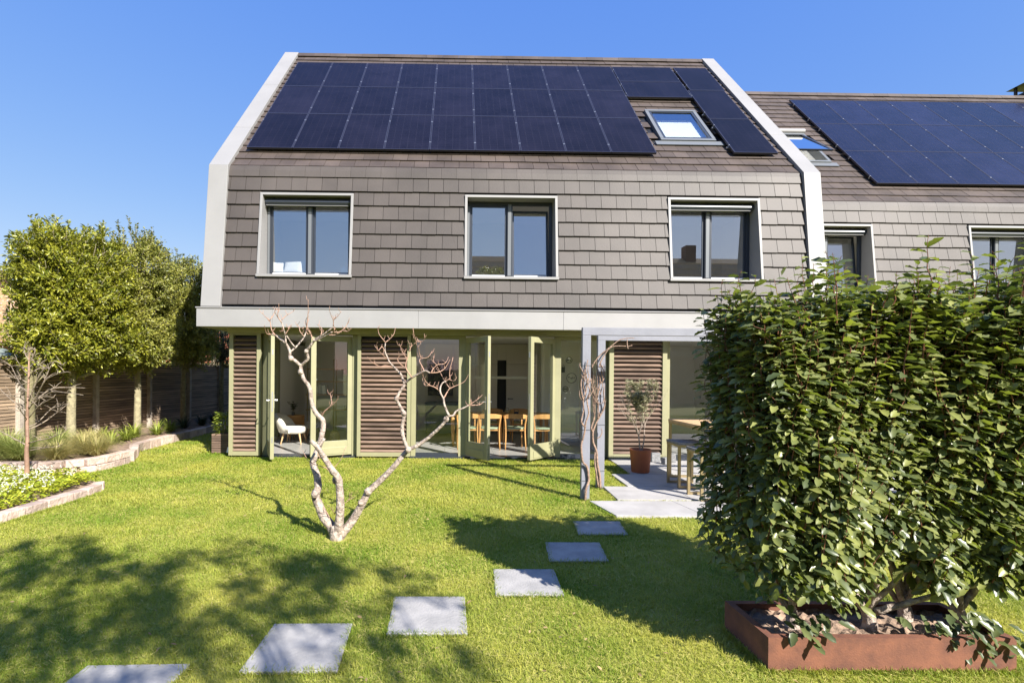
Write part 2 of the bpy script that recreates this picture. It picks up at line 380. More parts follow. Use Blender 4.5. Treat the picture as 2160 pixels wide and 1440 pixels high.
# clover and grass blades
PP = []; LEN = []; WID = []
for (y0, y1, dens, w, hgt) in ((1.35, 2.6, 15000, .0030, .034), (2.6, 4.0, 12000, .0035, .034), (4.0, 6.0, 7500, .0048, .034), (6.0, 9.75, 4200, .0075, .036), (9.75, 17, 900, .013, .045)):
    xl, xr = -.98 * y1 - .3, (1.12 * y1 + .6 if y1 < 5 else 6.0)
    if y1 > 10: xl, xr = -6.7, -4.2
    n = int((y1 - y0) * (xr - xl) * dens); x = rng.uniform(xl, xr, n); y = rng.uniform(y0, y1, n)
    k = ~blocked(x, y) & (x > -.98 * y - .4) & (x < 1.15 * y + .5); x, y = x[k], y[k]
    PP.append(np.stack([x, y, np.zeros(len(x))], 1)); LEN.append(hgt * rng.uniform(.45, 1.25, len(x))); WID.append(w * rng.uniform(.7, 1.3, len(x)))
x = rng.uniform(-5, 10, 330000); y = rng.uniform(-1.0, 11.1, 330000); k = ~blocked(x, y) & ~((x > -.98 * y - .3) & (x < 1.15 * y + .5) & (y > 1.35) & (y < 9.75) & ((x < 6) | (y < 5))) & ~((x < -4.6) & (y < 7)); x, y = x[k], y[k]
PP.append(np.stack([x, y, np.zeros(len(x))], 1)); LEN.append(.036 * rng.uniform(.45, 1.25, len(x))); WID.append(.007 * rng.uniform(.7, 1.3, len(x)))
P = np.concatenate(PP); Ln = np.concatenate(LEN); Wd = np.concatenate(WID); n = len(P)
tuft = (np.sin(P[:, 0] * 2.3 + np.sin(P[:, 1] * 1.9) * 2) * np.sin(P[:, 1] * 2.9 + P[:, 0]) > .55); Ln *= np.where(tuft, 1.25, 1)
az = rng.uniform(0, 2 * np.pi, n); lean = rng.uniform(.1, 1.5, n)
A = np.stack([np.cos(az) * lean, np.sin(az) * lean, np.ones(n)], 1); Nn = np.stack([np.cos(az), np.sin(az), -lean], 1)
o = inst('grass', *BLADE, P, A, Nn, np.stack([Ln, Wd, Ln], 1), 'grass_blade', r=rng.random(n) ** 1.1)
tag(o, 'short sunlit lawn grass between the beds and the house', 'grass', kind='stuff')
# dry thatch lying flat between the blades, and taller clumps where the mower cannot reach
n = 50000; y = 1.4 + 8.2 * rng.random(n) ** 1.5; x = rng.uniform(-1, 1.1, n) * (y + .4); k = ~blocked(x, y) & (x > -6) & (x < 6); x, y = x[k], y[k]; n = len(x)
az = rng.uniform(0, 6.28, n); sc = .7 + y * .13
o = inst('dry_thatch', *BLADE, np.stack([x, y, rng.uniform(.008, .024, n)], 1), np.stack([np.cos(az), np.sin(az), rng.normal(.1, .2, n)], 1), np.stack([rng.normal(0, .3, n), rng.normal(0, .3, n), np.ones(n)], 1), np.stack([.030 * sc, .0026 * sc, .02 * sc], 1), 'thatch')
tag(o, 'dry straw-coloured thatch lying in the lawn', 'grass', kind='stuff')
def edge_pts(q, n):
    P_ = []
    for i in range(len(q)):
        a, b = np.array(q[i]), np.array(q[(i + 1) % len(q)]); t_ = rng.random((n, 1)); P_.append(a + (b - a) * t_ + rng.normal(0, .012, (n, 2)))
    return np.concatenate(P_)
ep = [edge_pts(q, 420) for q in STONES] + [edge_pts([(1.69, 2.735), (3.07, 2.735), (3.07, 3.2), (1.69, 3.2)], 1500), edge_pts([(-4.70, 4.3), (-4.68, 5.4), (-4.63, 6.1), (-4.6, 6.7)], 500), edge_pts([(1.66, 6.4), (1.78, 5.68)], 300), edge_pts([(1.6, 6.47), (1.72, 6.47), (1.72, 6.58), (1.6, 6.58)], 60)]
ep = np.concatenate(ep); n = len(ep); az = rng.uniform(0, 6.28, n); le = rng.uniform(.2, 1.3, n); hh = rng.uniform(.02, .055, n)
o = inst('grass_edging', *BLADE, np.concatenate([ep, np.zeros((n, 1))], 1), np.stack([np.cos(az) * le, np.sin(az) * le, np.ones(n)], 1), np.stack([np.cos(az), np.sin(az), -le], 1), np.stack([hh, np.full(n, .0035), hh], 1), 'grass_blade', r=rng.random(n) * .6)
tag(o, 'longer grass blades along the stepping stones and the planter', 'grass', kind='stuff')
n = 420; y = 1.6 + 7.6 * rng.random(n); x = rng.uniform(-1, 1.0, n) * y; k = ~blocked(x, y) & (x > -4.6) & (x < 4); x, y = x[k], y[k]; n = len(x); az = rng.uniform(0, 6.28, n)
o = inst('fallen_leaves', *TPL_LEAF, np.stack([x, y, np.full(n, .036)], 1), np.stack([np.cos(az), np.sin(az), rng.normal(0, .3, n)], 1), np.stack([rng.normal(0, .3, n), rng.normal(0, .3, n), np.ones(n)], 1), np.stack([np.full(n, .032), np.full(n, .014), np.full(n, .03)], 1) * rng.uniform(.5, 1.2, (n, 1)), 'straw')
tag(o, 'small dry fallen leaves scattered over the lawn', 'leaves', kind='stuff')

# ================================================================ house shell helpers
D, ZE, YK, ZK, YR, ZR = 9.21, 2.75, 9.478, 5.3455, 13.477, 9.892
SL = math.hypot(YR - YK, ZR - ZK); TU = ((YR - YK) / SL, (ZR - ZK) / SL); NU = (-TU[1], TU[0])   # along-slope and outward normal (y,z)
LL = math.hypot(YK - D, ZK - ZE); TL = ((YK - D) / LL, (ZK - ZE) / LL); NL = (-TL[1], TL[0])
def low(z, off=0.0): s = (z - ZE) / (ZK - ZE); return (D + (YK - D) * s + NL[0] * off, z + NL[1] * off)
def upp(s, off=0.0): return (YK + TU[0] * s + NU[0] * off, ZK + TU[1] * s + NU[1] * off)

def window(parent, x, dy=0, width=1.70, blind=True, tilt=False, y_off=0):
    """upper window: light metal surround, deep reveal, anthracite frame with two sashes"""
    z0, z1 = 3.362, 4.882; yg = 9.63 + dy; t = .045
    def lo(z, off=0): a = low(z, off); return (a[0] + dy, a[1])
    w = MB()
    for xa, xb, za, zb in ((x, x + t, z0, z1 - t), (x + width - t, x + width, z0, z1 - t), (x, x + width, z1 - t, z1)):
        f0 = lo(za, .06); f1 = lo(zb, .06); w.prism_x([(f0[0], za), (f1[0], zb), (yg + .05, zb), (yg + .05, za)], xa, xb)
    win = w.build('window', 'zinc_light', parent, bevel=.003)
    s = MB(); f0 = lo(z0, .075); s.prism_x([(f0[0], z0 - .05), (f0[0], z0 - .004), (yg + .05, z0 + .02), (yg + .05, z0 - .05)], x - .01, x + width + .01)
    s.build('sill', 'zinc_light', win, bevel=.003)
    fr = MB(); xi0, xi1 = x + t + .002, x + width - t - .002; zb, zt = z0 + .022, z1 - t - .002; e = .06; xm = (xi0 + xi1) / 2
    fr.box(xi0, xi0 + e, yg - .02, yg + .045, zb, zt); fr.box(xi1 - e, xi1, yg - .02, yg + .045, zb, zt)
    fr.box(xi0 + e, xi1 - e, yg - .02, yg + .045, zb, zb + .05); fr.box(xi0 + e, xi1 - e, yg - .02, yg + .045, zt - e, zt)
    fr.box(xm - .05, xm + .05, yg - .035, yg + .045, zb + .05, zt - e)
    frame = fr.build('frame', 'anthracite', win, bevel=.003)
    gx = MB(); gx.box(xm - .035, xm + .025, yg - .045, yg - .036, zb + .06, zt - .05); gx.box(xi0 + .008, xi0 + .045, yg - .03, yg - .021, zb + .03, zt - .1)
    gx.build('trim', 'frame_grey', frame)
    for k, (a, b) in enumerate(((xi0 + e, xm - .05), (xm + .05, xi1 - e))):
        sh = MB(); sf = .04; za, zc = zb + .052, zt - e - .002
        yo = 0
        def B(x0, x1, u0, u1, th=.03):
            if tilt and k == 1:   # tilted inwards at the top
                s0, s1 = (u0 - za) * .10, (u1 - za) * .10
                sh.add([(x0, yg + .0 + s0, u0), (x1, yg + .0 + s0, u0), (x1, yg + th + s0, u0), (x0, yg + th + s0, u0), (x0, yg + s1, u1), (x1, yg + s1, u1), (x1, yg + th + s1, u1), (x0, yg + th + s1, u1)],
                       [(0, 3, 2, 1), (4, 5, 6, 7), (0, 1, 5, 4), (1, 2, 6, 5), (2, 3, 7, 6), (3, 0, 4, 7)])
            else: sh.box(x0, x1, yg, yg + th, u0, u1)
        zc2 = zc - (.06 if tilt and k == 1 else 0)
        B(a + .002, a + sf, za, zc2); B(b - sf, b - .002, za, zc2); B(a + sf, b - sf, za, za + sf); B(a + sf, b - sf, zc2 - sf, zc2)
        so_ = sh.build('sash', 'anthracite', win)
        gl = MB(); s0 = (sf * .10, (zc2 - za) * .10) if tilt and k == 1 else (0, 0)
        gl.add([(a + sf, yg + .012 + s0[0], za + sf), (b - sf, yg + .012 + s0[0], za + sf), (b - sf, yg + .012 + s0[1], zc2 - sf), (a + sf, yg + .012 + s0[1], zc2 - sf)], [(0, 1, 2, 3)])
        gl.build('pane', 'glass_sky', so_)
        ld = MB(); ld.box(a + sf, b - sf, yg - .012, yg - .002, za - .0, za + .022); ld.build('drip_rail', 'white_paint', so_)
    if blind:
        bl = MB(); bl.prism_x([(yg - .05, zt - .16), (yg - .15, zt - .15), (yg - .185, zt - .10), (yg - .17, zt - .045), (yg - .12, zt - .025), (yg - .05, zt - .02)], xi0 + .01, xi1 - .01)
        b_ = bl.build('blind_box', 'anthracite', win, bevel=.004)
        r = MB(); r.box(xi0 + .02, xi1 - .06, yg - .17, yg - .15, zt - .164, zt - .154); r.build('bottom_bar', 'zinc_light', b_, bevel=.004)
    return win

def tiles(parent, x0, x1, wins, dy, y_knee_rows=True, holes=()):
    W = .279; t = MB()
    zb = [5.188 - .2653 * k for k in range(10)]
    for k in range(9):
        za, zc = zb[k], zb[k + 1]
        off = (k % 2) * W / 2 + random.uniform(-.03, .03)
        segs = [(x0, x1)]
        for wx in wins:
            a, b = wx, wx + 1.70
            if zc < 4.87 and za > 3.40:
                ns = []
                for s in segs:
                    if s[0] < a < s[1] or s[0] < b < s[1] or (a < s[0] and b > s[0]):
                        if a > s[0]: ns.append((s[0], a))
                        if b < s[1]: ns.append((b, s[1]))
                    else: ns.append(s)
                segs = ns
        for (sa, sb) in segs:
            n0 = math.floor((sa - off) / W); x = n0 * W + off
            while x < sb:
                a, b = max(x, sa) + .0035, min(x + W, sb) - .0035
                if b - a > .01:
                    j = random.uniform(0, .003); jz = random.uniform(-.003, .003)
                    p0 = low(zc + jz, .046 + j); p1 = low(za + .03, .012 + j); p2 = low(za + .03, -.004); p3 = low(zc + jz, .024)
                    t.prism_x([(p0[0] + dy, p0[1]), (p1[0] + dy, p1[1]), (p2[0] + dy, p2[1]), (p3[0] + dy, p3[1])], a, b)
                x += W
    t.build('wall_tiles', 'tile', parent)
    # knee row of angled tiles
    t = MB(); x = x0
    while x < x1:
        b = min(x + W, x1) - .0015; j = random.uniform(0, .003)
        p = [low(5.188, .036 + j), low(5.31, .026 + j), upp(.04, .034 + j), upp(.10, .02 + j), upp(.10, 0), low(5.31, 0), low(5.188, .016)]
        t.prism_x([(a[0] + dy, a[1]) for a in p], x + .0015, b); x += W
    t.build('knee_tiles', 'tile', parent)
    # roof rows
    t = MB(); E = .268; n = int((SL - .05) / E) + 1
    for k in range(n):
        s0 = .07 + k * E; s1 = min(s0 + E + .03, SL)
        if s1 - s0 < .05: continue
        off = (k % 2) * W / 2 + random.uniform(-.02, .02)
        x = math.floor((x0 - off) / W) * W + off
        while x < x1:
            a, b = max(x, x0) + .0035, min(x + W, x1) - .0035
            hit = any(a < hx1 and b > hx0 and s0 < hs1 - .02 and s0 + E > hs0 + .02 for hx0, hx1, hs0, hs1 in holes)
            if b - a > .01 and not hit:
                j = random.uniform(0, .004)
                p = [upp(s0, .036 + j), upp(s1, .012 + j), upp(s1, -.004), upp(s0, .014)]
                t.prism_x([(q[0] + dy, q[1]) for q in p], a, b)
            x += W
    t.build('roof_tiles', 'tile_roof', parent)
    t = MB(); x = x0
    while x < x1:
        b = min(x + .42, x1); p = [upp(SL - .12, .05), upp(SL + .02, .075), (YR + .14, ZR + .01), (YR + .10, ZR - .10)]
        t.prism_x([(q[0] + dy, q[1] + random.uniform(0, .006)) for q in p], x + .002, b - .002); x += .42
    t.build('ridge_tiles', 'tile_roof', parent)

def shell(parent, x0, x1, wins, dy, skyl=()):
    """lower mansard wall with openings and the roof deck"""
    yb = 9.78 + dy
    def L(z, off=-.006): a = low(z, off); return (a[0] + dy, a[1])
    m = MB(); xs = x0
    for wx in sorted(wins):
        if wx > xs: m.prism_x([L(ZE), L(ZK), (yb, ZK), (yb, ZE)], xs, wx)
        a = max(wx, x0)
        m.prism_x([L(ZE), L(3.30), (yb, 3.30), (yb, ZE)], a, min(wx + 1.7, x1)); m.prism_x([L(4.884), L(ZK), (yb, ZK), (yb, 4.884)], a, min(wx + 1.7, x1))
        xs = wx + 1.7
    if xs < x1: m.prism_x([L(ZE), L(ZK), (yb, ZK), (yb, ZE)], xs, x1)
    m.build('upper_wall', 'black', parent)
    m = MB()
    segs = [(x0, x1, 0, SL)]
    for (hx0, hx1, hs0, hs1) in skyl:
        segs = [(x0, hx0, 0, SL), (hx1, x1, 0, SL), (hx0, hx1, 0, hs0), (hx0, hx1, hs1, SL)]
    for (a, b, s0, s1) in segs:
        p = [upp(s0, -.006), upp(s1, -.006), upp(s1, -.2), upp(s0, -.2)]; m.prism_x([(q[0] + dy, q[1]) for q in p], a, b)
    pr = [(YR + dy + .02, ZR - .02), (YR + dy + 4.0, ZK), (YR + dy + 3.8, ZK - .1), (YR + dy - .1, ZR - .3)]
    m.prism_x(pr, x0, x1)
    m.build('roof_deck', 'black', parent)
    m = MB()
    m.box(x0, x1, yb, YR + dy + 3.9, 5.30, 5.34)                 # ceiling of the bedrooms
    m.box(x0, x1, D + dy + .06, YR + dy + 3.9, 2.52, 2.745)       # floor between the storeys
    m.box(x0, x1, 12.6 + dy, 12.7 + dy, 2.745, 5.30)
    for xx in (x0, x1 - .05): m.prism_x([L(ZE, -.01), L(ZK, -.01), (YR + dy, ZR - .1), (YR + dy + 3.9, ZK), (YR + dy + 3.9, ZE)], xx, xx + .05)
    m.build('inner_walls', 'white_wall', parent)

def band(parent, x0, x1, dy, name='zinc_band'):
    m = MB(); o = .085
    # one face per sheet with seams
    pts = [low(ZE + .0, o)]; zs = [ZE + .0, ZK + .03]
    def ring(p_out, p_in): return p_out, p_in
    a0, a1 = low(ZE, o), None
    # mitred knee point on offset lines
    nb = Vector((NL[0] + NU[0], NL[1] + NU[1])); nb.normalize(); c = nb.dot(Vector(NL)); kn = (YK + nb.x * o / c, ZK + nb.y * o / c); kb = (YK - nb.x * .02, ZK - nb.y * .02)
    m.prism_x([(a0[0] + dy, a0[1]), (kn[0] + dy, kn[1]), (kb[0] + dy, kb[1]), (low(ZE, -.02)[0] + dy, ZE)], x0, x1)
    s_ = [0, 1.55, 3.85, SL + .03]
    for i in range(3):
        p = [kn if i == 0 else upp(s_[i] + .004, o + .001), upp(s_[i + 1], o + .001), upp(s_[i + 1], -.02), kb if i == 0 else upp(s_[i] + .004, -.02)]
        m.prism_x([(q[0] + dy, q[1]) for q in p], x0, x1)
    m.build(name, 'zinc_light', parent, bevel=.004)

def solar(parent, x0, x1, s0, s1, dy, cells=(6, 10), port=True):
    o = .115; g = .008; x0 += g; x1 -= g; s0 += g; s1 -= g
    def Pt(x, s, off): q = upp(s, off); return (x, q[0] + dy, q[1])
    m = MB(); r = random.random()
    m.add([Pt(x0, s0, o), Pt(x1, s0, o), Pt(x1, s1, o), Pt(x0, s1, o)], [(0, 1, 2, 3)], r)
    p = m.build('solar_panel', 'panel' if dy == 0 else 'panel_blue', parent)
    f = MB()
    def bar(a, b, c, d, o0, o1):
        f.add([Pt(a, c, o0), Pt(b, c, o0), Pt(b, d, o0), Pt(a, d, o0), Pt(a, c, o1), Pt(b, c, o1), Pt(b, d, o1), Pt(a, d, o1)], [(0, 3, 2, 1), (4, 5, 6, 7), (0, 1, 5, 4), (1, 2, 6, 5), (2, 3, 7, 6), (3, 0, 4, 7)])
    e = .012
    bar(x0 - .004, x1 + .004, s0 - .004, s0 + e, o - .036, o + .003); bar(x0 - .004, x1 + .004, s1 - e, s1 + .004, o - .036, o + .003)
    bar(x0 - .004, x0 + e, s0 + e, s1 - e, o - .036, o + .003); bar(x1 - e, x1 + .004, s0 + e, s1 - e, o - .036, o + .003)
    f.build('frame', 'panel_frame', p)
    # cell grid
    c = MB(); nx, ny = cells if port else (cells[1], cells[0])
    for i in range(1, nx):
        xx = x0 + (x1 - x0) * i / nx; q = .0012; c.add([Pt(xx - q, s0 + e, o + .0015), Pt(xx + q, s0 + e, o + .0015), Pt(xx + q, s1 - e, o + .0015), Pt(xx - q, s1 - e, o + .0015)], [(0, 1, 2, 3)])
    for i in range(1, ny * 2):
        ss = s0 + (s1 - s0) * i / (ny * 2); q = .0010; c.add([Pt(x0 + e, ss - q, o + .0018), Pt(x1 - e, ss - q, o + .0018), Pt(x1 - e, ss + q, o + .0018), Pt(x0 + e, ss + q, o + .0018)], [(0, 1, 2, 3)])
    c.build('cell_grid', 'panel_line', p)
    k = MB()
    for sx in (x0, x1):
        for ss in (s0 + .2 * (s1 - s0), s0 + .8 * (s1 - s0)):
            k.add([Pt(sx - .010, ss - .012, o + .004), Pt(sx + .010, ss - .012, o + .004), Pt(sx + .010, ss + .012, o + .004), Pt(sx - .010, ss + .012, o + .004), Pt(sx - .012, ss - .015, o - .06), Pt(sx + .012, ss - .015, o - .06), Pt(sx + .012, ss + .015, o - .06), Pt(sx - .012, ss + .015, o - .06)],
                  [(0, 1, 2, 3), (0, 4, 5, 1), (1, 5, 6, 2), (2, 6, 7, 3), (3, 7, 4, 0)])
    k.build('clamp', 'alu', p)
    return p

def skylight(parent, x0, x1, s0, s1, dy, open_=0.0):
    def Pt(x, s, off): q = upp(s, off); return (x, q[0] + dy, q[1])
    f = MB()
    def bar(a, b, c, d, o0, o1, m=f, tl=0.0):
        def oo(s, o): return o + max(0, (s1 - s)) * tl
        m.add([Pt(a, c, oo(c, o0)), Pt(b, c, oo(c, o0)), Pt(b, d, oo(d, o0)), Pt(a, d, oo(d, o0)), Pt(a, c, oo(c, o1)), Pt(b, c, oo(c, o1)), Pt(b, d, oo(d, o1)), Pt(a, d, oo(d, o1))], [(0, 3, 2, 1), (4, 5, 6, 7), (0, 1, 5, 4), (1, 2, 6, 5), (2, 3, 7, 6), (3, 0, 4, 7)])
    e = .07
    bar(x0, x1, s0, s0 + e, -.12, .075); bar(x0, x1, s1 - e, s1, -.12, .085); bar(x0, x0 + e, s0 + e, s1 - e, -.12, .08); bar(x1 - e, x1, s0 + e, s1 - e, -.12, .08)
    o = f.build('skylight', 'frame_grey', parent, bevel=.003)
    sh = MB(); a, b, c, d = x0 + e + .004, x1 - e - .004, s0 + e + .004, s1 - e - .004; t = open_
    for args in ((a, b, c, c + .05), (a, b, d - .05, d), (a, a + .05, c + .05, d - .05), (b - .05, b, c + .05, d - .05)): bar(*args, .03, .072, sh, t)
    s_ = sh.build('sash', 'anthracite', o)
    gl = MB(); q = lambda s: .055 + (s1 - s) * t
    gl.add([Pt(a + .05, c + .05, q(c)), Pt(b - .05, c + .05, q(c)), Pt(b - .05, d - .05, q(d)), Pt(a + .05, d - .05, q(d))], [(0, 1, 2, 3)])
    gl.build('pane', 'glass_roof', s_)
    fl = MB(); bar(x0 - .12, x1 + .12, s0 - .16, s0 - .004, .03, .05, fl); fl.build('flashing', 'frame_grey', o)
    if not open_:
        bl = MB(); bl.add([Pt(a + .02, c + .02, -.02), Pt(b - .02, c + .02, -.02), Pt(b - .02, d - .34, -.02), Pt(a + .02, d - .34, -.02)], [(0, 1, 2, 3)]); bl.build('blind', 'cushion', o)
    else:
        rb = MB(); rb.tube([Pt(x0 - .02, s1 + .07, .09), Pt(x1 + .02, s1 + .07, .09)], [.07, .07], 14, smooth=False); rb.build('shutter_box', 'zinc_light', o)
    # shaft
    w = MB(); th = .02
    for aa, bb, cc, dd in ((a - th, b + th, c - th, c), (a - th, b + th, d, d + th), (a - th, a, c, d), (b, b + th, c, d)): bar(aa, bb, cc, dd, -1.2, -.12, w)
    bar(a - th, b + th, c - th, d + th, -1.24, -1.2, w)
    w.build('shaft', 'white_wall', o)
    return o

# ================================================================ main house
house = empty('house', (1, 12, 0), 'large dark-tiled mansard house with solar panels, olive green doors and wood louvres', 'house')
X0, X1 = -4.225, 6.39
WINS = [-3.622, .120, 3.86]
SKY = (4.08, 5.20, 1.28, 2.74)
shell(house, X0 - .2, X1 + .2, WINS, 0, [SKY])
tiles(house, X0, X1, WINS, 0, holes=[SKY])
for i, wx in enumerate(WINS): window(house, wx, 0, blind=(i != 1), tilt=(i == 1))
band(house, -4.572, X0, 0); band(house, X1, 6.70, 0)
rows = [.61, 2.18, 3.70, 5.26]
for i in range(9):
    for k in range(3): solar(house, -4.06 + .8745 * i, -4.06 + .8745 * (i + 1), rows[k], rows[k + 1], 0)
solar(house, 3.83, 5.32, 3.35, 4.29, 0, port=False); solar(house, 3.83, 5.32, 4.30, 5.26, 0, port=False)
for k, (a, b) in enumerate(((.67, 2.21), (2.22, 3.79), (3.80, 5.26))): solar(house, 5.33 + (.06 if k == 2 else 0), 6.19 + (.03 if k == 2 else 0), a, b, 0)
skylight(house, *SKY, 0)
# rails under panels
m = MB()
for a, b, ss in [(-4.06, 3.81, s) for s in (.95, 1.85, 2.5, 3.4, 4.0, 4.95)] + [(5.33, 6.19, s) for s in (.95, 1.85, 2.5, 3.4, 4.1, 4.95)] + [(3.9, 5.4, s) for s in (3.42, 3.6, 4.95)]:
    q0, q1 = upp(ss, .05), upp(ss + .04, .075); c = upp(ss + .02, .0625); m.obox(((a + b) / 2, c[0], c[1]), (Vector((1, 0, 0)), Vector((0, TU[0], TU[1])), Vector((0, NU[0], NU[1]))), (b - a) / 2 + .03, .02, .014)
m.build('panel_rail', 'alu', house)
# fascia
m = MB(); xs = [-4.645, -3.3, -.7, 1.9, 4.5, 6.75]
for a, b in zip(xs[:-1], xs[1:]): m.box(a + .0015, b - .0015, 9.128, 9.19, 2.40, 2.722)
m.box(-4.645, -4.585, 9.192, 14.5, 2.40, 2.722)
m.build('fascia', 'zinc', house, bevel=.003)
m = MB(); m.box(-4.66, 6.76, 9.112, 9.25, 2.726, 2.748); m.box(-4.66, -4.575, 9.252, 14.5, 2.726, 2.748)
m.build('fascia_cap', 'zinc_light', house, bevel=.004)
m = MB(); m.box(-4.58, 6.70, 9.192, 9.84, 2.402, 2.515); m.box(-4.58, -4.26, 9.842, 14.5, 2.402, 2.515)
m.build('soffit', 'green', house)
m = MB(); m.box(-4.26, 6.70, 9.50, 9.86, 2.315, 2.40); m.box(-4.26, -4.16, 9.862, 14.2, 2.315, 2.40)
m.build('lintel', 'green', house, bevel=.003)

def louvre(x0, x1, y, z0=.04, z1=2.313, stile=.065, thin=False):
    m = MB(); m.box(x0, x0 + stile, y - .03, y + .06, z0, z1); m.box(x1 - stile, x1, y - .03, y + .06, z0, z1)
    m.box(x0 + stile, x1 - stile, y - .03, y + .06, z0, z0 + .075); m.box(x0 + stile, x1 - stile, y - .02, y + .06, z1 - .03, z1)
    p = m.build('louvre_panel', 'green', house, bevel=.003)
    s = MB(); z = z0 + .10; e = .0825
    ca, sa = math.cos(R_(38)), math.sin(R_(38))
    while z < z1 - .06:
        c = ((x0 + x1) / 2, y + .012, z + random.uniform(-.0015, .0015)); s.obox(c, (Vector((1, 0, 0)), Vector((0, ca, sa)), Vector((0, -sa, ca))), (x1 - x0) / 2 - stile - .002, .036, .012)
        z += e
    s.build('louvre_slats', 'wood_slat', p)
    return p
louvre(-4.245, -3.66, 9.58, stile=.075); louvre(-1.86, -.865, 9.58); louvre(2.86, 3.95, 9.58, stile=.085)
for a, b in ((-1.85, -.87), (2.885, 3.95), (-4.2, -3.67)): MB().box(a, b, 9.70, 9.86, .0, 2.313).build('backing_wall', 'black', house)
# posts of the door frames
m = MB()
for a, b in ((-3.66, -3.565), (-1.975, -1.862), (-.863, -.775), (.035, .165), (1.865, 1.975), (2.745, 2.858), (3.952, 4.05), (4.95, 5.03), (5.95, 6.03), (6.5, 6.7)): MB().box(a, b, 9.665, 9.80, .03, 2.313).build('door_post', 'green', house, bevel=.003)
m = MB(); m.box(-.775, .035, 9.70, 9.78, 2.25, 2.313); m.box(1.975, 2.745, 9.70, 9.78, 2.25, 2.313); m.box(4.05, 6.5, 9.70, 9.78, 2.25, 2.313)
m.build('glazing_head', 'green', house)
m = MB(); m.box(-3.66, -1.86, 9.62, 9.86, .002, .034); m.box(-.87, 2.86, 9.62, 9.86, .002, .034); m.box(3.95, 6.7, 9.62, 9.86, .002, .034); m.box(-.775, .035, 9.69, 9.79, .034, .085); m.box(1.975, 2.745, 9.69, 9.79, .034, .085); m.box(4.05, 6.5, 9.69, 9.79, .034, .085)
m.build('door_sill', 'anthracite', house)
for a, b in ((-.775, .035), (1.975, 2.745), (4.05, 4.95), (5.03, 5.95), (6.03, 6.5)):
    m = MB(); m.add([(a, 9.735, .085), (b, 9.735, .085), (b, 9.735, 2.25), (a, 9.735, 2.25)], [(0, 1, 2, 3)]); m.build('fixed_pane', 'glass', house)

def leaf(hx, hy, ex, ey, hand=1, handle=True):
    """glazed door leaf from hinge to free edge"""
    u = Vector((ex - hx, ey - hy, 0)); L = u.length; u.normalize(); n = Vector((-u.y, u.x, 0)); z = Vector((0, 0, 1)); ax = (u, n, z)
    z0, z1 = .062, 2.275; th = .032; st = .095; base = Vector((hx, hy, 0))
    def bx(m, a, b, c, d, t=th, off=0): m.obox(base + u * (a + b) / 2 + z * (c + d) / 2 + n * off, ax, (b - a) / 2, t, (d - c) / 2)
    m = MB(); bx(m, 0.01, st, z0, z1); bx(m, L - st, L, z0, z1); bx(m, st, L - st, z0, z0 + .27); bx(m, st, L - st, z1 - .10, z1)
    bx(m, st, L - st, z0 + .03, z0 + .155, th + .008)
    d = m.build('door_leaf', 'green', house, bevel=.004)
    gl = MB(); a = base + u * st + z * (z0 + .27); b = base + u * (L - st) + z * (z0 + .27)
    gl.add([a, b, b + z * (z1 - .10 - z0 - .27), a + z * (z1 - .10 - z0 - .27)], [(0, 1, 2, 3)]); gl.build('pane', 'glass', d)
    for zz in (.35, 1.15, 1.95):
        h = MB(); h.tube([base + z * (zz - .05) - u * .002, base + z * (zz + .05) - u * .002], [.011, .011], 8, smooth=False); h.build('hinge', 'alu', d)
    if handle:
        for sgn in (-1, 1):
            h = MB(); bx(h, L - .07, L - .035, .96, 1.20, .004, sgn * (th + .004)); c = base + u * (L - .052) + n * sgn * (th + .004) + z * 1.10
            h.tube([c, c + n * sgn * .05, c + n * sgn * .055 - u * .02, c + n * sgn * .055 - u * .12], [.009] * 4, 8, smooth=False); h.build('handle', 'chrome', d)
    e = MB(); bx(e, L - .001, L + .002, .9, 1.25, .012); bx(e, L - .001, L + .002, .35, .45, .012); bx(e, L - .001, L + .002, 1.9, 2.0, .012); e.build('lock_strip', 'alu', d)
leaf(-3.55, 9.70, -3.245, 9.02); leaf(-1.985, 9.70, -2.66, 9.31, handle=False); leaf(.18, 9.70, .575, 9.07); leaf(1.855, 9.70, 1.30, 9.13, handle=False)
# side wall of the ground floor and interior
m = MB(); m.box(-4.24, -4.16, 9.85, 10.4, .0, 2.313); m.box(-4.24, -4.16, 12.0, 14.2, .0, 2.313); m.box(-4.24, -4.16, 10.4, 12.0, .0, .1)
m.build('side_wall', 'white_wall', house)
m = MB()
for yy in (10.4, 11.15, 11.9): m.box(-4.26, -4.14, yy, yy + .1, .1, 2.313)
m.build('side_frame', 'green', house)
m = MB(); m.add([(-4.2, 10.5, .1), (-4.2, 11.9, .1), (-4.2, 11.9, 2.31), (-4.2, 10.5, 2.31)], [(0, 1, 2, 3)]); m.build('side_pane', 'glass', house)
m = MB(); m.box(-4.24, -2.4, 14.0, 14.1, 0, 2.4); m.box(-1.2, 6.6, 14.0, 14.1, 0, 2.4); m.box(6.55, 6.65, 9.85, 14, 0, 2.4); m.box(-1.9, -1.78, 9.87, 11.0, 0, 2.40); m.box(2.88, 2.98, 9.87, 13.0, 0, 2.40)
m.box(-3.9, -3.72, 13.2, 13.4, 0, 2.4)
m.build('room_wall', 'white_wall', house)
m = MB(); m.box(-4.15, 6.55, 9.87, 13.99, 2.402, 2.50); m.build('room_ceiling', 'white_wall', house)
m = MB()
for i in range(11):
    for k in range(5): m.box(-4.16 + i * .98 + .002, -4.16 + (i + 1) * .98 - .002, 9.865 + k * .83 + .002, 9.865 + (k + 1) * .83 - .002, .002, .028)
m.build('room_floor', 'floor_tile', house)
m = MB()  # unseen rear window, added to let more daylight into the rooms
for a in (-2.399, -1.84, -1.28): m.box(a, a + .08, 14.0, 14.08, 0, 2.3)
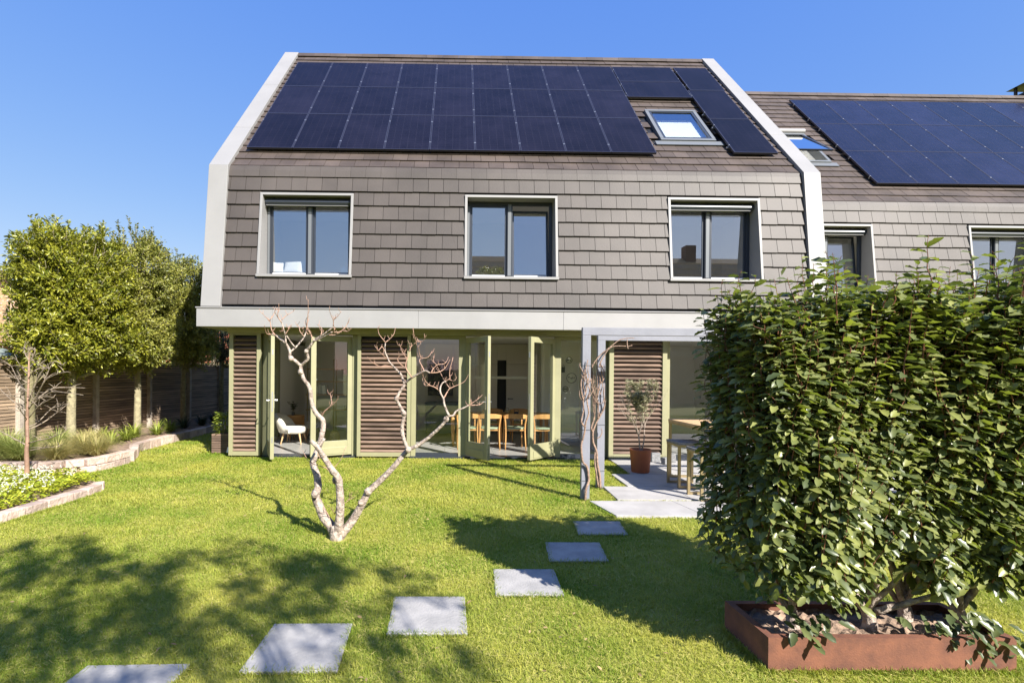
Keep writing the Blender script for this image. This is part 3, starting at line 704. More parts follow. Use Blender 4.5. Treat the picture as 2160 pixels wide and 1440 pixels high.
m.box(-2.399, -1.201, 14.0, 14.08, 2.301, 2.4); m.build('added_rear_frame', 'green', house)
m = MB(); m.add([(-2.32, 14.04, .05), (-1.28, 14.04, .05), (-1.28, 14.04, 2.3), (-2.32, 14.04, 2.3)], [(0, 1, 2, 3)]); m.build('added_rear_pane', 'glass', house)
# wall of cupboards with a door
m = MB()
for a, b in ((-.85, -.1), (-.1, .5), (.5, 1.08), (1.32, 2.15), (2.15, 2.85)): m.box(a + .004, b - .004, 13.60, 13.98, .06, 1.86)
for a, b in ((-.85, -.1), (-.1, .5), (.5, 1.08), (1.32, 2.15), (2.15, 2.85)): m.box(a + .004, b - .004, 13.60, 13.98, 1.87, 2.39)
m.box(1.08, 1.32, 13.60, 13.98, 1.97, 2.39)
cb = m.build('cupboard_wall', 'white_cab', house, bevel=.002)
m = MB(); m.box(1.085, 1.315, 13.62, 13.97, .03, 1.965); m.build('dark_niche', 'black', cb)
m = MB(); m.box(1.36, 1.39, 13.57, 13.598, .93, .96); m.box(1.36, 1.50, 13.555, 13.57, .935, .955); m.build('cupboard_handle', 'anthracite', cb)

# ================================================================ neighbour terrace house
DY = 1.5
nb = empty('house', (12, 13.5, 0), 'neighbouring dark-tiled terrace house set back behind the hedge with its own solar panels', 'house')
NX0, NX1 = 6.72, 20.0
NW = [7.19, 10.97, 14.7]
SK2 = (7.75, 8.90, 1.78, 3.30)
shell(nb, NX0, NX1, NW, DY, [SK2]); tiles(nb, NX0, 17.5, NW, DY, holes=[SK2])
for i, wx in enumerate(NW): window(nb, wx, DY, blind=True, tilt=(i == 0))
for i in range(8):
    for k in range(3):
        if 9.39 + .928 * i < 13.2 + k * 1.9: solar(nb, 9.39 + .928 * i, 9.39 + .928 * (i + 1), (.71, 2.27, 3.82)[k], (2.27, 3.82, 5.40)[k], DY)
skylight(nb, *SK2, DY, open_=.18)
m = MB(); m.box(NX0, NX1, 9.128 + DY, 9.19 + DY, 2.40, 2.722); m.build('fascia', 'zinc', nb)
m = MB(); m.box(NX0, NX1, 9.192 + DY, 9.9 + DY, 2.402, 2.515); m.build('soffit', 'green', nb)
for a, b in ((7.0, 8.6), (10.2, 11.8)):
    m = MB(); m.box(a, a + .09, 9.68 + DY, 9.8 + DY, .03, 2.4); m.box(b - .09, b, 9.68 + DY, 9.8 + DY, .03, 2.4); m.box(a + .09, b - .09, 9.68 + DY, 9.8 + DY, 2.28, 2.4); f_ = m.build('door_frame', 'green', nb)
    m = MB(); m.add([(a + .09, 9.73 + DY, .03), (b - .09, 9.73 + DY, .03), (b - .09, 9.73 + DY, 2.28), (a + .09, 9.73 + DY, 2.28)], [(0, 1, 2, 3)]); m.build('pane', 'glass', f_)
m = MB(); m.box(NX0, 7.0, 9.75 + DY, 9.9 + DY, 0, 2.4); m.box(8.6, 10.2, 9.75 + DY, 9.9 + DY, 0, 2.4); m.box(11.8, NX1, 9.75 + DY, 9.9 + DY, 0, 2.4); m.box(NX0, NX1, 14.5, 14.6, 0, 2.4); m.build('ground_floor_wall', 'green_dark', nb)
m = MB(); cx0, cy0 = 17.25, YR + DY - .1; zz = 9.22
for k in range(17):
    for i in range(4):
        o = .0 if k % 2 else .105
        m.box(cx0 + i * .21 + .004, cx0 + (i + 1) * .21 - .004, cy0, cy0 + .1, zz + k * .062, zz + k * .062 + .052)
        m.box(cx0 + .0, cx0 + .1, cy0 + .104 + i * .2, cy0 + .3 + i * .2, zz + k * .062, zz + k * .062 + .052)
m.box(cx0 + .012, cx0 + .82, cy0 + .012, cy0 + .85, zz, zz + 1.05)
ch = m.build('chimney', 'brick', nb)
m = MB(); m.box(cx0 - .03, cx0 + .87, cy0 - .03, cy0 + .92, zz + 1.055, zz + 1.12)
for a in (0, .78):
    for b in (0, .8): m.box(cx0 + a, cx0 + a + .06, cy0 + b, cy0 + b + .06, zz + 1.12, zz + 1.36)
c0 = (cx0 + .42, cy0 + .45, zz + 1.62); q = [(cx0 - .12, cy0 - .12, zz + 1.36), (cx0 + .96, cy0 - .12, zz + 1.36), (cx0 + .96, cy0 + .98, zz + 1.36), (cx0 - .12, cy0 + .98, zz + 1.36)]
m.add(q + [c0], [(0, 1, 4), (1, 2, 4), (2, 3, 4), (3, 0, 4), (3, 2, 1, 0)]); m.build('chimney_cap', 'black', ch)

# ================================================================ inside the house
t = empty('dining_table', (.9, 11.4, .028), 'oak dining table with rounded legs standing behind the open garden doors', 'table')
m = MB(); m.prism_z([(-1.02, -.42), (-1.10, -.30), (-1.10, .30), (-1.02, .42), (1.12, .42), (1.2, .3), (1.2, -.3), (1.12, -.42)], .665, .697); m.build_local('table_top', 'oak', t, bevel=.008)
for sx, sy in ((-.98, -.34), (1.05, -.34), (-.98, .34), (1.05, .34)):
    m = MB(); m.tube([(sx, sy, .66), (sx * 1.0, sy, .4), (sx * .985, sy * .97, 0)], [.045, .04, .024], 10); m.build_local('leg', 'oak', t, smooth=True)
def dchair(x, y, rz, label):
    c = empty('dining_chair', (x, y, .028), label, 'chair', 'dining chairs around the oak table', rz=rz)
    m = MB(); pts = []
    n = 16; ring = []
    for i in range(n): a = 2 * math.pi * i / n; ring.append((.215 * math.copysign(abs(math.cos(a)) ** .7, math.cos(a)), .20 * math.copysign(abs(math.sin(a)) ** .7, math.sin(a))))
    m.prism_z(ring, .425, .455); m.build_local('seat', 'sage', c, bevel=.01)
    for sx in (-1, 1):
        m = MB(); m.tube([(.205 * sx, .18, 0), (.19 * sx, .16, .43), (.19 * sx, .155, .60)], [.012, .018, .016], 8); m.build_local('leg', 'oak', c, smooth=True)
        m = MB(); m.tube([(.215 * sx, -.23, 0), (.20 * sx, -.17, .43), (.225 * sx, -.19, .66), (.22 * sx, -.19, .71)], [.012, .019, .018, .014], 8); m.build_local('leg', 'oak', c, smooth=True)
    m = MB(); ar = []
    P = [(-.225, .0, .665), (-.24, -.12, .68), (-.20, -.21, .69), (-.1, -.255, .70), (0, -.265, .70), (.1, -.255, .70), (.20, -.21, .69), (.24, -.12, .68), (.225, .0, .665)]
    for i in range(len(P) - 1):
        a, b = Vector(P[i]), Vector(P[i + 1]); h0 = .022 + .028 * math.sin(math.pi * i / 8); h1 = .022 + .028 * math.sin(math.pi * (i + 1) / 8)
        t0 = Vector((a.x, a.y + .25, 0)).normalized() * .012; t1 = Vector((b.x, b.y + .25, 0)).normalized() * .012
        m.add([a + Vector((0, 0, -h0)) - t0, b + Vector((0, 0, -h1)) - t1, b + Vector((0, 0, h1)) - t1, a + Vector((0, 0, h0)) - t0, a + Vector((0, 0, -h0)) + t0, b + Vector((0, 0, -h1)) + t1, b + Vector((0, 0, h1)) + t1, a + Vector((0, 0, h0)) + t0],
              [(0, 1, 2, 3), (7, 6, 5, 4), (3, 2, 6, 7), (4, 5, 1, 0), (0, 3, 7, 4), (1, 5, 6, 2)])
    m.build_local('backrest', 'oak', c)
    m = MB(); m.box(-.18, .18, .14, .165, .39, .42); m.box(-.18, .18, -.165, -.14, .39, .42); m.build_local('seat_frame', 'oak', c)
for x, rz, l in ((.22, .1, 'oak chair seen through the left open door pane'), (.70, -.05, 'oak dining chair just right of the left open door edge'), (1.22, .05, 'oak dining chair in the middle of the open doorway'), (1.80, .15, 'oak chair seen through the right open door pane')):
    dchair(x, 10.80, rz, l + ', near side of the table')
for x, l in ((.85, 'left'), (1.5, 'right')): dchair(x, 11.98, math.pi, 'oak dining chair on the far side of the table, ' + l + ' of the two')
o = empty('teapot', (1.12, 11.3, .725), 'small round brass teapot on the dining table', 'teapot')
m = MB(); m.lathe([(.001, 0), (.045, 0), (.06, .03), (.055, .06), (.03, .078), (.001, .08)], n=16); m.build_local('body', 'bronze', o, smooth=True)
m = MB(); m.tube([(-.04, 0, .07), (-.03, 0, .12), (.03, 0, .12), (.04, 0, .07)], [.005] * 4, 6); m.build_local('handle', 'bronze', o)
m = MB(); m.tube([(.05, 0, .03), (.08, 0, .05), (.09, 0, .075)], [.012, .008, .006], 6); m.build_local('spout', 'bronze', o)
o = empty('kettle', (1.32, 11.25, .725), 'small black kettle with a looped handle on the dining table', 'kettle')
m = MB(); m.lathe([(.001, 0), (.05, 0), (.055, .025), (.03, .05), (.001, .055)], n=16); m.build_local('body', 'anthracite', o, smooth=True)
m = MB(); m.tube([(-.045, 0, .04), (-.035, 0, .09), (.035, 0, .09), (.045, 0, .04)], [.006] * 4, 6); m.build_local('handle', 'anthracite', o)
o = empty('vase', (.10, 11.2, .725), 'round white vase with leafy twigs on the left end of the dining table', 'vase')
m = MB(); m.lathe([(.001, 0), (.05, 0), (.085, .04), (.085, .09), (.05, .13), (.035, .14)], n=18); m.build_local('vase_body', 'white_paint', o, smooth=True)
def twigs(parent, base, n, h, sp, leafm, lsize, seed, stemm='bark_grey', nl=14):
    rg = random.Random(seed); m = MB(); P, A, N = [], [], []
    for i in range(n):
        a = rg.uniform(0, 6.28); s = rg.uniform(.2, 1) * sp; hh = h * rg.uniform(.6, 1)
        p = [Vector(base), Vector(base) + Vector((math.cos(a) * s * .3, math.sin(a) * s * .3, hh * .5)), Vector(base) + Vector((math.cos(a) * s, math.sin(a) * s, hh))]
        m.tube(p, [.004, .003, .0015], 5)
        for k in range(nl):
            t = rg.uniform(.3, 1.02); q = p[0].lerp(p[1], t * 2) if t < .5 else p[1].lerp(p[2], t * 2 - 1); b = rg.uniform(0, 6.28)
            P.append(q); A.append((math.cos(b), math.sin(b), rg.uniform(-.1, .8))); N.append((rg.uniform(-.5, .5), rg.uniform(-.5, .5), 1))
    st = m.build_local('stems', stemm, parent)
    lv = inst('leaves', *TPL_LEAF, P, A, N, np.stack([np.full(len(P), lsize), np.full(len(P), lsize * .5), np.full(len(P), lsize)], 1) * rng.uniform(.7, 1.2, (len(P), 1)), leafm)
    lv.parent = parent
twigs(o, (0, 0, .13), 12, .5, .22, 'olive_leaf', .05, 3)
# pendant lamp: a long pale bar
o = empty('pendant_lamp', (1.15, 12.3, 2.40), 'long white bar-shaped pendant lamp hanging in the dining room', 'lamp')
m = MB(); m.box(-.75, .75, -.03, .03, -.92, -.855); m.build_local('lamp_bar', 'white_paint', o, bevel=.006)
m = MB(); m.cyl((-.6, 0, -.86), (-.6, 0, .0), .003); m.cyl((.6, 0, -.86), (.6, 0, 0), .003); m.build_local('cable', 'black', o)
# pictures on the side wall seen through the right pane
wl = MB(); wl.box(1.98, 2.88, 12.0, 12.08, .03, 2.395); wl.build('partition_wall', 'white_wall', house)
def plaque(x, z, kind, r, label):
    o = empty('wall_plaque', (x, 11.995, z), label, 'wall decoration', 'small decorations hung on the white partition wall')
    m = MB()
    if kind == 'ring':
        m.tube([(r * math.cos(a), 0, r * math.sin(a)) for a in np.linspace(0, 2 * math.pi, 25)], [.006] * 25, 6, smooth=False, closed=False); m.build_local('rim', 'anthracite', o)
        m = MB()
        for k in range(7): m.tube([(-r * .7 + k * r * .2, -.004, random.uniform(-.3, .1) * r), (-r * .6 + k * r * .2, -.004, random.uniform(0, .4) * r)], [.007, .004], 5, smooth=False)
        m.build_local('leaf_motif', 'anthracite', o)
        m = MB(); m.tube([(0, .001, 0), (0, .004, 0)], [r * .95, r * .95], 20, smooth=False); m.build_local('back_plate', 'paper', o)
    else:
        m = MB(); m.box(-r, r, -.008, .004, -r * .8, r * .8); m.build_local('panel', 'wicker' if kind == 'w' else 'grey_cab', o)
        m = MB(); m.box(-r * 1.1, r * 1.1, -.004, .002, -r * .95, -r * .82); m.tube([(-r, -.002, r * .8), (0, -.002, r * 2.3), (r, -.002, r * .8)], [.003] * 3, 5, smooth=False); m.build_local('hanger', 'anthracite', o)
plaque(2.64, 1.94, 'ring', .07, 'small round black plaque highest on the white wall')
plaque(2.70, 1.52, 'ring', .115, 'largest round plaque with dark leaf shapes on the white wall')
plaque(2.56, 1.26, 'ring', .062, 'small round wooden plaque below the large round one')
plaque(2.47, 1.72, 'g', .07, 'grey hanging tray on a triangular string on the white wall')
plaque(2.40, 1.08, 'w', .06, 'lowest hanging picture on a triangular string on the white wall')
plaque(2.42, 1.40, 'b', .025, 'tiny dark square frame between the hanging pictures')
m = MB(); 
k = empty('kitchen_unit', (-.3, 12.9, .03), 'dark grey kitchen unit with pale worktop behind the fixed pane', 'kitchen unit')
m.box(-.48, .55, 0, .6, .06, .80); m.build_local('cabinet', 'grey_cab', k, bevel=.003)
m = MB(); m.box(-.5, .57, -.02, .62, .802, .83); m.build_local('worktop', 'frame_grey', k)
m = MB(); m.box(-.45, .2, .3, .5, 1.0, 1.9); m.build_local('dark_cupboard', 'black', k)

def armchair(x, y, rz, label):
    c = empty('armchair', (x, y, .028), label, 'armchair', 'cream armchairs beside the slatted side table', rz=rz)
    # seat shell: rounded cushion
    n = 20; prof = []
    m = MB(); rings = []
    for (s, z) in ((.6, .22), (.92, .235), (1.0, .29), (1.0, .34), (.93, .375), (.6, .39)):
        rings.append([(.27 * s * math.copysign(abs(math.cos(2 * math.pi * i / n)) ** .8, math.cos(2 * math.pi * i / n)), .26 * s * math.copysign(abs(math.sin(2 * math.pi * i / n)) ** .8, math.sin(2 * math.pi * i / n)), z) for i in range(n)])
    vs = [p for r in rings for p in r]; fs = [(a * n + i, a * n + (i + 1) % n, (a + 1) * n + (i + 1) % n, (a + 1) * n + i) for a in range(5) for i in range(n)] + [tuple(reversed(range(n))), tuple(range(5 * n, 6 * n))]
    m.add(vs, fs); m.build_local('seat', 'cream', c, smooth=True)
    m = MB(); vs = []; fs = []; K = 13
    for i in range(K):   # curved back around -x side
        a = math.pi * (.5 + (i / (K - 1)) * 1.0); e = math.sin(math.pi * i / (K - 1)); top = .34 + .32 * e ** .5
        for (rr, z) in ((.25, .25), (.30, .25), (.325, (.25 + top) / 2), (.31, top), (.27, top + .01), (.245, (.25 + top) / 2)):
            vs.append((rr * math.cos(a) - .02 - (z - .25) * .2, rr * math.sin(a), z))
    for i in range(K - 1):
        for j in range(6): fs.append((i * 6 + j, i * 6 + (j + 1) % 6, (i + 1) * 6 + (j + 1) % 6, (i + 1) * 6 + j))
    fs += [tuple(range(6)), tuple(reversed(range((K - 1) * 6, K * 6)))]
    m.add(vs, fs); m.build_local('backrest', 'cream', c, smooth=True)
    for sx, sy in ((.17, .17), (.17, -.17), (-.17, .17), (-.17, -.17)):
        m = MB(); m.tube([(sx, sy, .24), (sx * 1.3, sy * 1.2, 0)], [.022, .012], 8, smooth=False); m.build_local('leg', 'pale_oak', c)
armchair(-3.60, 11.35, 0, 'cream upholstered armchair in the open left doorway facing right')
armchair(-3.40, 12.35, R_(200), 'cream armchair behind the slatted side table')
t = empty('side_table', (-3.72, 11.85, .028), 'round slatted wooden side table between the two armchairs', 'side table')
m = MB(); m.tube([(0, 0, .55), (0, 0, .575)], [.20, .20], 24, smooth=False); m.build_local('table_top', 'oak', t)
m = MB()
for i in range(26): a = 2 * math.pi * i / 26; m.obox((.185 * math.cos(a), .185 * math.sin(a), .40), (Vector((math.cos(a), math.sin(a), 0)), Vector((-math.sin(a), math.cos(a), 0)), Vector((0, 0, 1))), .008, .014, .148)
m.build_local('slats', 'oak', t)
for i in range(3):
    a = 2.1 * i; m = MB(); m.tube([(.15 * math.cos(a), .15 * math.sin(a), .25), (.17 * math.cos(a), .17 * math.sin(a), 0)], [.018, .012], 8, smooth=False); m.build_local('leg', 'oak', t)
o = empty('potted_plant', (-3.78, 11.85, .605), 'dark leafy twigs in a small glass pot on the slatted side table', 'plant')
m = MB(); m.lathe([(.001, 0), (.03, 0), (.04, .03), (.03, .07), (.032, .08)], n=14); m.build_local('pot', 'frame_grey', o, smooth=True)
twigs(o, (0, 0, .06), 9, .25, .14, 'dark_and_shaded_leaf', .05, 5)
s = empty('bookshelf', (-3.15, 12.95, .028), 'open wooden bookshelf behind the glass of the half open door', 'bookshelf')
for z in (.62, 1.0, 1.33, 1.64):
    m = MB(); m.box(-.62, .36, -.15, .15, z, z + .025); m.build_local('shelf', 'pale_oak', s)
for x in (.07, -.58):
    m = MB(); m.box(x - .012, x + .012, -.16, -.135, 0, 1.9); m.build_local('upright', 'bronze', s)
    m = MB(); m.box(x - .012, x + .012, .135, .16, 0, 1.9); m.build_local('upright', 'bronze', s)
def bookrow(x, y, z, n, h, lying, label):
    m = MB(); xx = 0
    for i in range(n):
        w = random.uniform(.012, .028); hh = h * random.uniform(.85, 1)
        if lying: m.box(-.09, .09, -.1, .1, xx, xx + w)
        else: m.obox((xx, 0, hh / 2), (Vector((math.cos(.12 * (i > n * .6)), 0, math.sin(.12 * (i > n * .6)))), Vector((0, 1, 0)), Vector((-math.sin(.12 * (i > n * .6)), 0, math.cos(.12 * (i > n * .6))))), w / 2, .1, hh / 2)
        xx += w + .002
    tag(m.build('book_row' if not lying else 'book_stack', 'paper', loc=(x, y, z)), label, 'books', kind='stuff' if not lying else None)
bookrow(-3.62, 12.93, 1.056, 17, .24, False, 'row of pale record sleeves and books on the middle shelf')
bookrow(-2.90, 12.93, 1.386, 4, .2, True, 'stack of pale books lying on the upper right shelf end')
bookrow(-2.92, 12.93, .676, 4, .2, True, 'stack of white books lying on the lowest shelf right end')
o = tag(MB().lathe([(.001, 0), (.10, 0), (.11, .03), (.11, .17), (.09, .23), (.06, .265), (.055, .25), (.08, .2)], n=18).build('wicker_vase', 'wicker', loc=(-2.72, 11.45, .03), smooth=True), 'woven wicker vase on the floor behind the half open door', 'vase')
# things on the window seat of the left bedroom
def cushion(x, y, z, w, h, rx, rz, label):
    m = MB(); n = 9; vs = []; fs = []
    for sgn in (-1, 1):
        for i in range(n):
            for j in range(n):
                a, b = i / (n - 1) * 2 - 1, j / (n - 1) * 2 - 1; th = .07 * ((1 - a ** 4) * (1 - b ** 4)) ** .6; pin = 1 - .10 * (1 - a * a) * 0 - .09 * ((1 - abs(a)) * abs(b) ** 3 + (1 - abs(b)) * abs(a) ** 3)
                vs.append((a * w / 2 * pin, sgn * th, b * h / 2 * pin))
    for k in range(2):
        for i in range(n - 1):
            for j in range(n - 1):
                q = [k * n * n + i * n + j, k * n * n + (i + 1) * n + j, k * n * n + (i + 1) * n + j + 1, k * n * n + i * n + j + 1]; fs.append(tuple(q if k == 0 else reversed(q)))
    m.add(vs, fs); o = m.build('cushion', 'cushion', smooth=True, loc=(x, y, z)); o.rotation_euler = (rx, 0, rz); return tag(o, label, 'cushion', 'white cushions on the window seat')
cushion(-3.15, 9.86, 3.585, .46, .34, R_(-24), R_(-14), 'larger white cushion leaning in the upper left window')
cushion(-3.47, 9.84, 3.565, .26, .30, R_(-10), R_(35), 'smaller white cushion tucked into the left corner of the upper left window')
m = MB(); vs = [(0, .02, 0), (0, -.02, 0)]
pent = [(.085 * math.sin(2 * math.pi * i / 5), 0, .085 * math.cos(2 * math.pi * i / 5)) for i in range(5)]; inn = [(.045 * math.sin(2 * math.pi * (i + .5) / 5), 0, .045 * math.cos(2 * math.pi * (i + .5) / 5)) for i in range(5)]
ring = [p for k in range(5) for p in (pent[k], inn[k])]
m.add(vs + ring, [(0, 2 + i, 2 + (i + 1) % 10) for i in range(10)] + [(1, 2 + (i + 1) % 10, 2 + i) for i in range(10)])
tag(m.build('star_ornament', 'cushion', loc=(-2.17, 9.74, 3.545)), 'small white star ornament in the right corner of the upper left window', 'ornament')
m = MB(); m.box(-3.6, -1.97, 9.785, 10.3, 3.0, 3.43); m.build('window_seat', 'white_wall', house)

# ================================================================ pergola
pg = empty('pergola', (3.9, 6.9, 0), 'blue-grey painted pergola of two slim portal frames over the patio edge', 'pergola')
for x, y, zt in ((1.60, 6.49, 2.105), (1.985, 7.17, 2.085)):
    for xx in (x, 6.35):
        m = MB(); m.box(xx, xx + .105, y, y + .075, 0, zt); m.build('post', 'pergola', pg, bevel=.003)
    m = MB(); m.box(x, 6.455, y, y + .075, zt + .001, zt + .10); m.build('beam', 'pergola', pg, bevel=.003)
m = MB(); m.box(6.36, 6.44, 6.566, 7.168, 2.11, 2.18); m.build('cross_beam', 'pergola', pg)
for (x, y) in ((1.60, 6.49), (1.985, 7.17)):
    m = MB()
    for z in (.25, .9, 1.3, 1.72): m.tube([(x - .006, y - .006, z), (x + .111, y - .006, z), (x + .111, y + .081, z), (x - .006, y + .081, z), (x - .006, y - .006, z)], [.0025] * 5, 5, smooth=False)
    m.build('tie_wire', 'anthracite', pg)

def trace(m, pts, r, Y, dy=0.0, px=True, n=7, wob=.06, sub=3):
    """branch whose outline was surveyed; Y depth at start, dy change along it"""
    k = len(pts); P = []
    for i, (u, v) in enumerate(pts): P.append(at(u, v, Y + dy * i / max(1, k - 1) + random.uniform(-.012, .012)))
    s = Y / F if px else 1
    rr = [ .78 * (r[0] + (r[1] - r[0]) * i / max(1, k - 1)) * s for i in range(k)]
    m.tube(P, rr, n, wob=wob, sub=sub); return P
def knob(m, u, v, r, Y):
    c = at(u, v, Y); rr = r * Y / F; m.tube([c - Vector((0, 0, rr)), c - Vector((0, 0, rr * .6)), c, c + Vector((0, 0, rr * .6)), c + Vector((0, 0, rr))], [rr * .2, rr * .8, rr, rr * .8, rr * .2], 7, wob=.12)

v1 = empty('climbing_vine', (1.65, 6.45, 0), 'leafless twisting vine climbing the front pergola post', 'vine', 'bare vines on the pergola posts')
m = MB()
trace(m, [(1234, 1058), (1236, 1030), (1242, 1013), (1238, 984), (1229, 973), (1226, 940), (1230, 924), (1234, 902), (1226, 889), (1231, 864), (1230, 843), (1236, 826), (1238, 799), (1235, 783), (1240, 759)], (3.6, 1.3), 6.455, .0)
trace(m, [(1234, 902), (1236, 889), (1242, 870), (1238, 843), (1245, 824), (1240, 812), (1247, 800)], (2.4, 1.2), 6.44)
trace(m, [(1230, 843), (1226, 822), (1226, 802), (1231, 788), (1223, 772), (1224, 766)], (2.2, 1.0), 6.44)
for _ in range(16):
    u, v = 1234 + random.uniform(-7, 9), random.uniform(790, 850); a = random.uniform(-1, 1)
    trace(m, [(u, v), (u + 6 * a, v - 8), (u + 9 * a + random.uniform(-3, 3), v - random.uniform(14, 26))], (1.5, .5), 6.43, random.uniform(-.05, .05), n=5)
m.build('stems', 'vine', v1, smooth=True)
v2 = empty('climbing_vine', (2.05, 7.12, 0), 'leafless vine on the rear pergola post with shoots reaching right to the beam', 'vine', 'bare vines on the pergola posts')
m = MB()
trace(m, [(1266, 1030), (1265, 1005), (1260, 978), (1258, 951), (1251, 932), (1251, 910), (1258, 891), (1267, 875), (1275, 859), (1275, 843), (1273, 826), (1275, 815)], (3.6, 1.2), 7.13)
trace(m, [(1262, 1026), (1258, 1000), (1254, 970), (1256, 951)], (2.5, 2), 7.12)
trace(m, [(1251, 910), (1247, 902), (1254, 878), (1253, 843), (1248, 815), (1248, 783), (1252, 767), (1267, 748), (1288, 731), (1305, 718), (1324, 713), (1338, 713)], (2.6, .9), 7.12)
trace(m, [(1264, 775), (1268, 761), (1283, 737), (1297, 730), (1326, 730), (1333, 728)], (1.8, 1.2), 7.11)
trace(m, [(1323, 716), (1323, 728), (1325, 736)], (1.2, 1.6), 7.11); trace(m, [(1258, 925), (1266, 920), (1270, 911), (1268, 903)], (1.6, 1), 7.11)
trace(m, [(1269, 770), (1275, 789), (1272, 802), (1264, 812), (1260, 842), (1262, 862)], (1.6, 1.2), 7.10)
trace(m, [(1247, 783), (1246, 800), (1252, 822), (1258, 848), (1268, 850)], (1.5, 1), 7.10)
for _ in range(34):
    u, v = 1262 + random.uniform(-14, 12), random.uniform(790, 885); a = random.uniform(-1, 1)
    trace(m, [(u, v), (u + 5 * a, v - 10), (u + 8 * a + random.uniform(-3, 3), v - random.uniform(18, 42))], (1.4, .5), 7.10, random.uniform(-.08, .03), n=5)
m.build('stems', 'vine', v2, smooth=True)

# ================================================================ sculptural bare tree in the lawn
tr = empty('bare_tree', (-1.13, 4.93, 0), 'leafless multi-stemmed tree with pale twisting limbs in the middle of the lawn', 'tree')
T0 = 4.93
tk = MB()
trace(tk, [(712, 1150), (711, 1138), (710, 1124), (707, 1108)], (22, 15), T0, n=12)
trace(tk, [(708, 1132), (704, 1122), (697, 1107), (685, 1093), (674, 1068), (665, 1044), (671, 1030), (670, 1012), (667, 997), (660, 977), (665, 960), (674, 938), (680, 911)], (14.5, 7.2), T0, .25, n=12)
trace(tk, [(714, 1132), (714, 1115), (716, 1098), (718, 1062), (716, 1030), (713, 1007), (698, 987), (681, 960), (668, 941), (655, 929)], (14, 5.2), T0, -.12, n=12)
trace(tk, [(716, 1134), (724, 1122), (736, 1108), (750, 1087), (764, 1062), (777, 1037), (800, 1015), (827, 988), (846, 965), (861, 947)], (13, 6.2), T0, .1, n=12)
for u, v, r in ((664, 1042, 8.5), (710, 1012, 9.5), (776, 1036, 8.5), (741, 1101, 8.5), (762, 1060, 7.6), (836, 841, 5.4), (852, 872, 6), (941, 884, 6.5), (614, 756, 6), (634, 784, 6.4), (646, 741, 5.2), (861, 948, 7)): knob(tk, u, v, r, T0 + .02)
trace(tk, [(673, 941), (678, 934), (684, 924)], (4.6, 4.4), T0 - .02)
tk.build('trunk', 'bark_pale', tr, smooth=True)
lm = MB(); Yl = T0 + .25
trace(lm, [(680, 911), (682, 900), (680, 885), (672, 877), (663, 865), (657, 845), (655, 825), (650, 812), (641, 800), (636, 785), (634, 771)], (7.2, 4.8), Yl, .05, n=10)
trace(lm, [(634, 771), (622, 760), (611, 754), (612, 743), (608, 733), (600, 721), (592, 716), (583, 708), (573, 705)], (4.8, 2.6), Yl + .05, .12, n=8)
trace(lm, [(634, 772), (643, 764), (650, 755), (647, 742), (656, 728), (664, 716)], (4.6, 3), Yl + .05, -.12, n=8)
trace(lm, [(664, 716), (680, 707), (693, 697), (704, 689)], (2.6, 1.7), Yl - .07, -.1); trace(lm, [(661, 720), (678, 713), (691, 706), (700, 700)], (2.4, 1.5), Yl - .07, -.2)
trace(lm, [(603, 724), (602, 708), (598, 693), (594, 680), (585, 667), (580, 657)], (2.6, 1.1), Yl + .1, -.1); trace(lm, [(614, 741), (623, 733), (633, 722), (641, 712), (646, 698)], (2.8, 1.7), Yl + .1, .15)
trace(lm, [(623, 733), (614, 722), (605, 708)], (2, 1.4), Yl + .12, -.05)
trace(lm, [(861, 947), (859, 944), (851, 923), (848, 903), (852, 880), (851, 869), (842, 854), (837, 842), (843, 827), (852, 814), (853, 809)], (5.4, 3.6), T0 + .1, .1, n=10)
trace(lm, [(853, 809), (849, 798), (846, 790), (834, 777), (822, 764), (817, 753), (812, 740), (813, 722)], (3.4, 1.4), T0 + .2, .1); trace(lm, [(853, 809), (868, 797), (884, 788), (897, 782), (906, 786)], (3.2, 2), T0 + .2, -.15)
trace(lm, [(861, 947), (877, 941), (897, 928), (914, 914), (930, 899), (939, 888), (944, 877)], (5.2, 3.8), T0 + .1, -.1, n=10)
trace(lm, [(947, 876), (942, 866), (937, 852), (935, 840), (929, 828), (929, 816), (934, 807), (941, 804)], (3.6, 1.6), T0, .1); trace(lm, [(944, 877), (956, 876), (962, 867), (978, 860), (988, 855)], (3.2, 1.8), T0, .1)
lm.build('limbs', 'bark_pale', tr, smooth=True)
tw = MB()
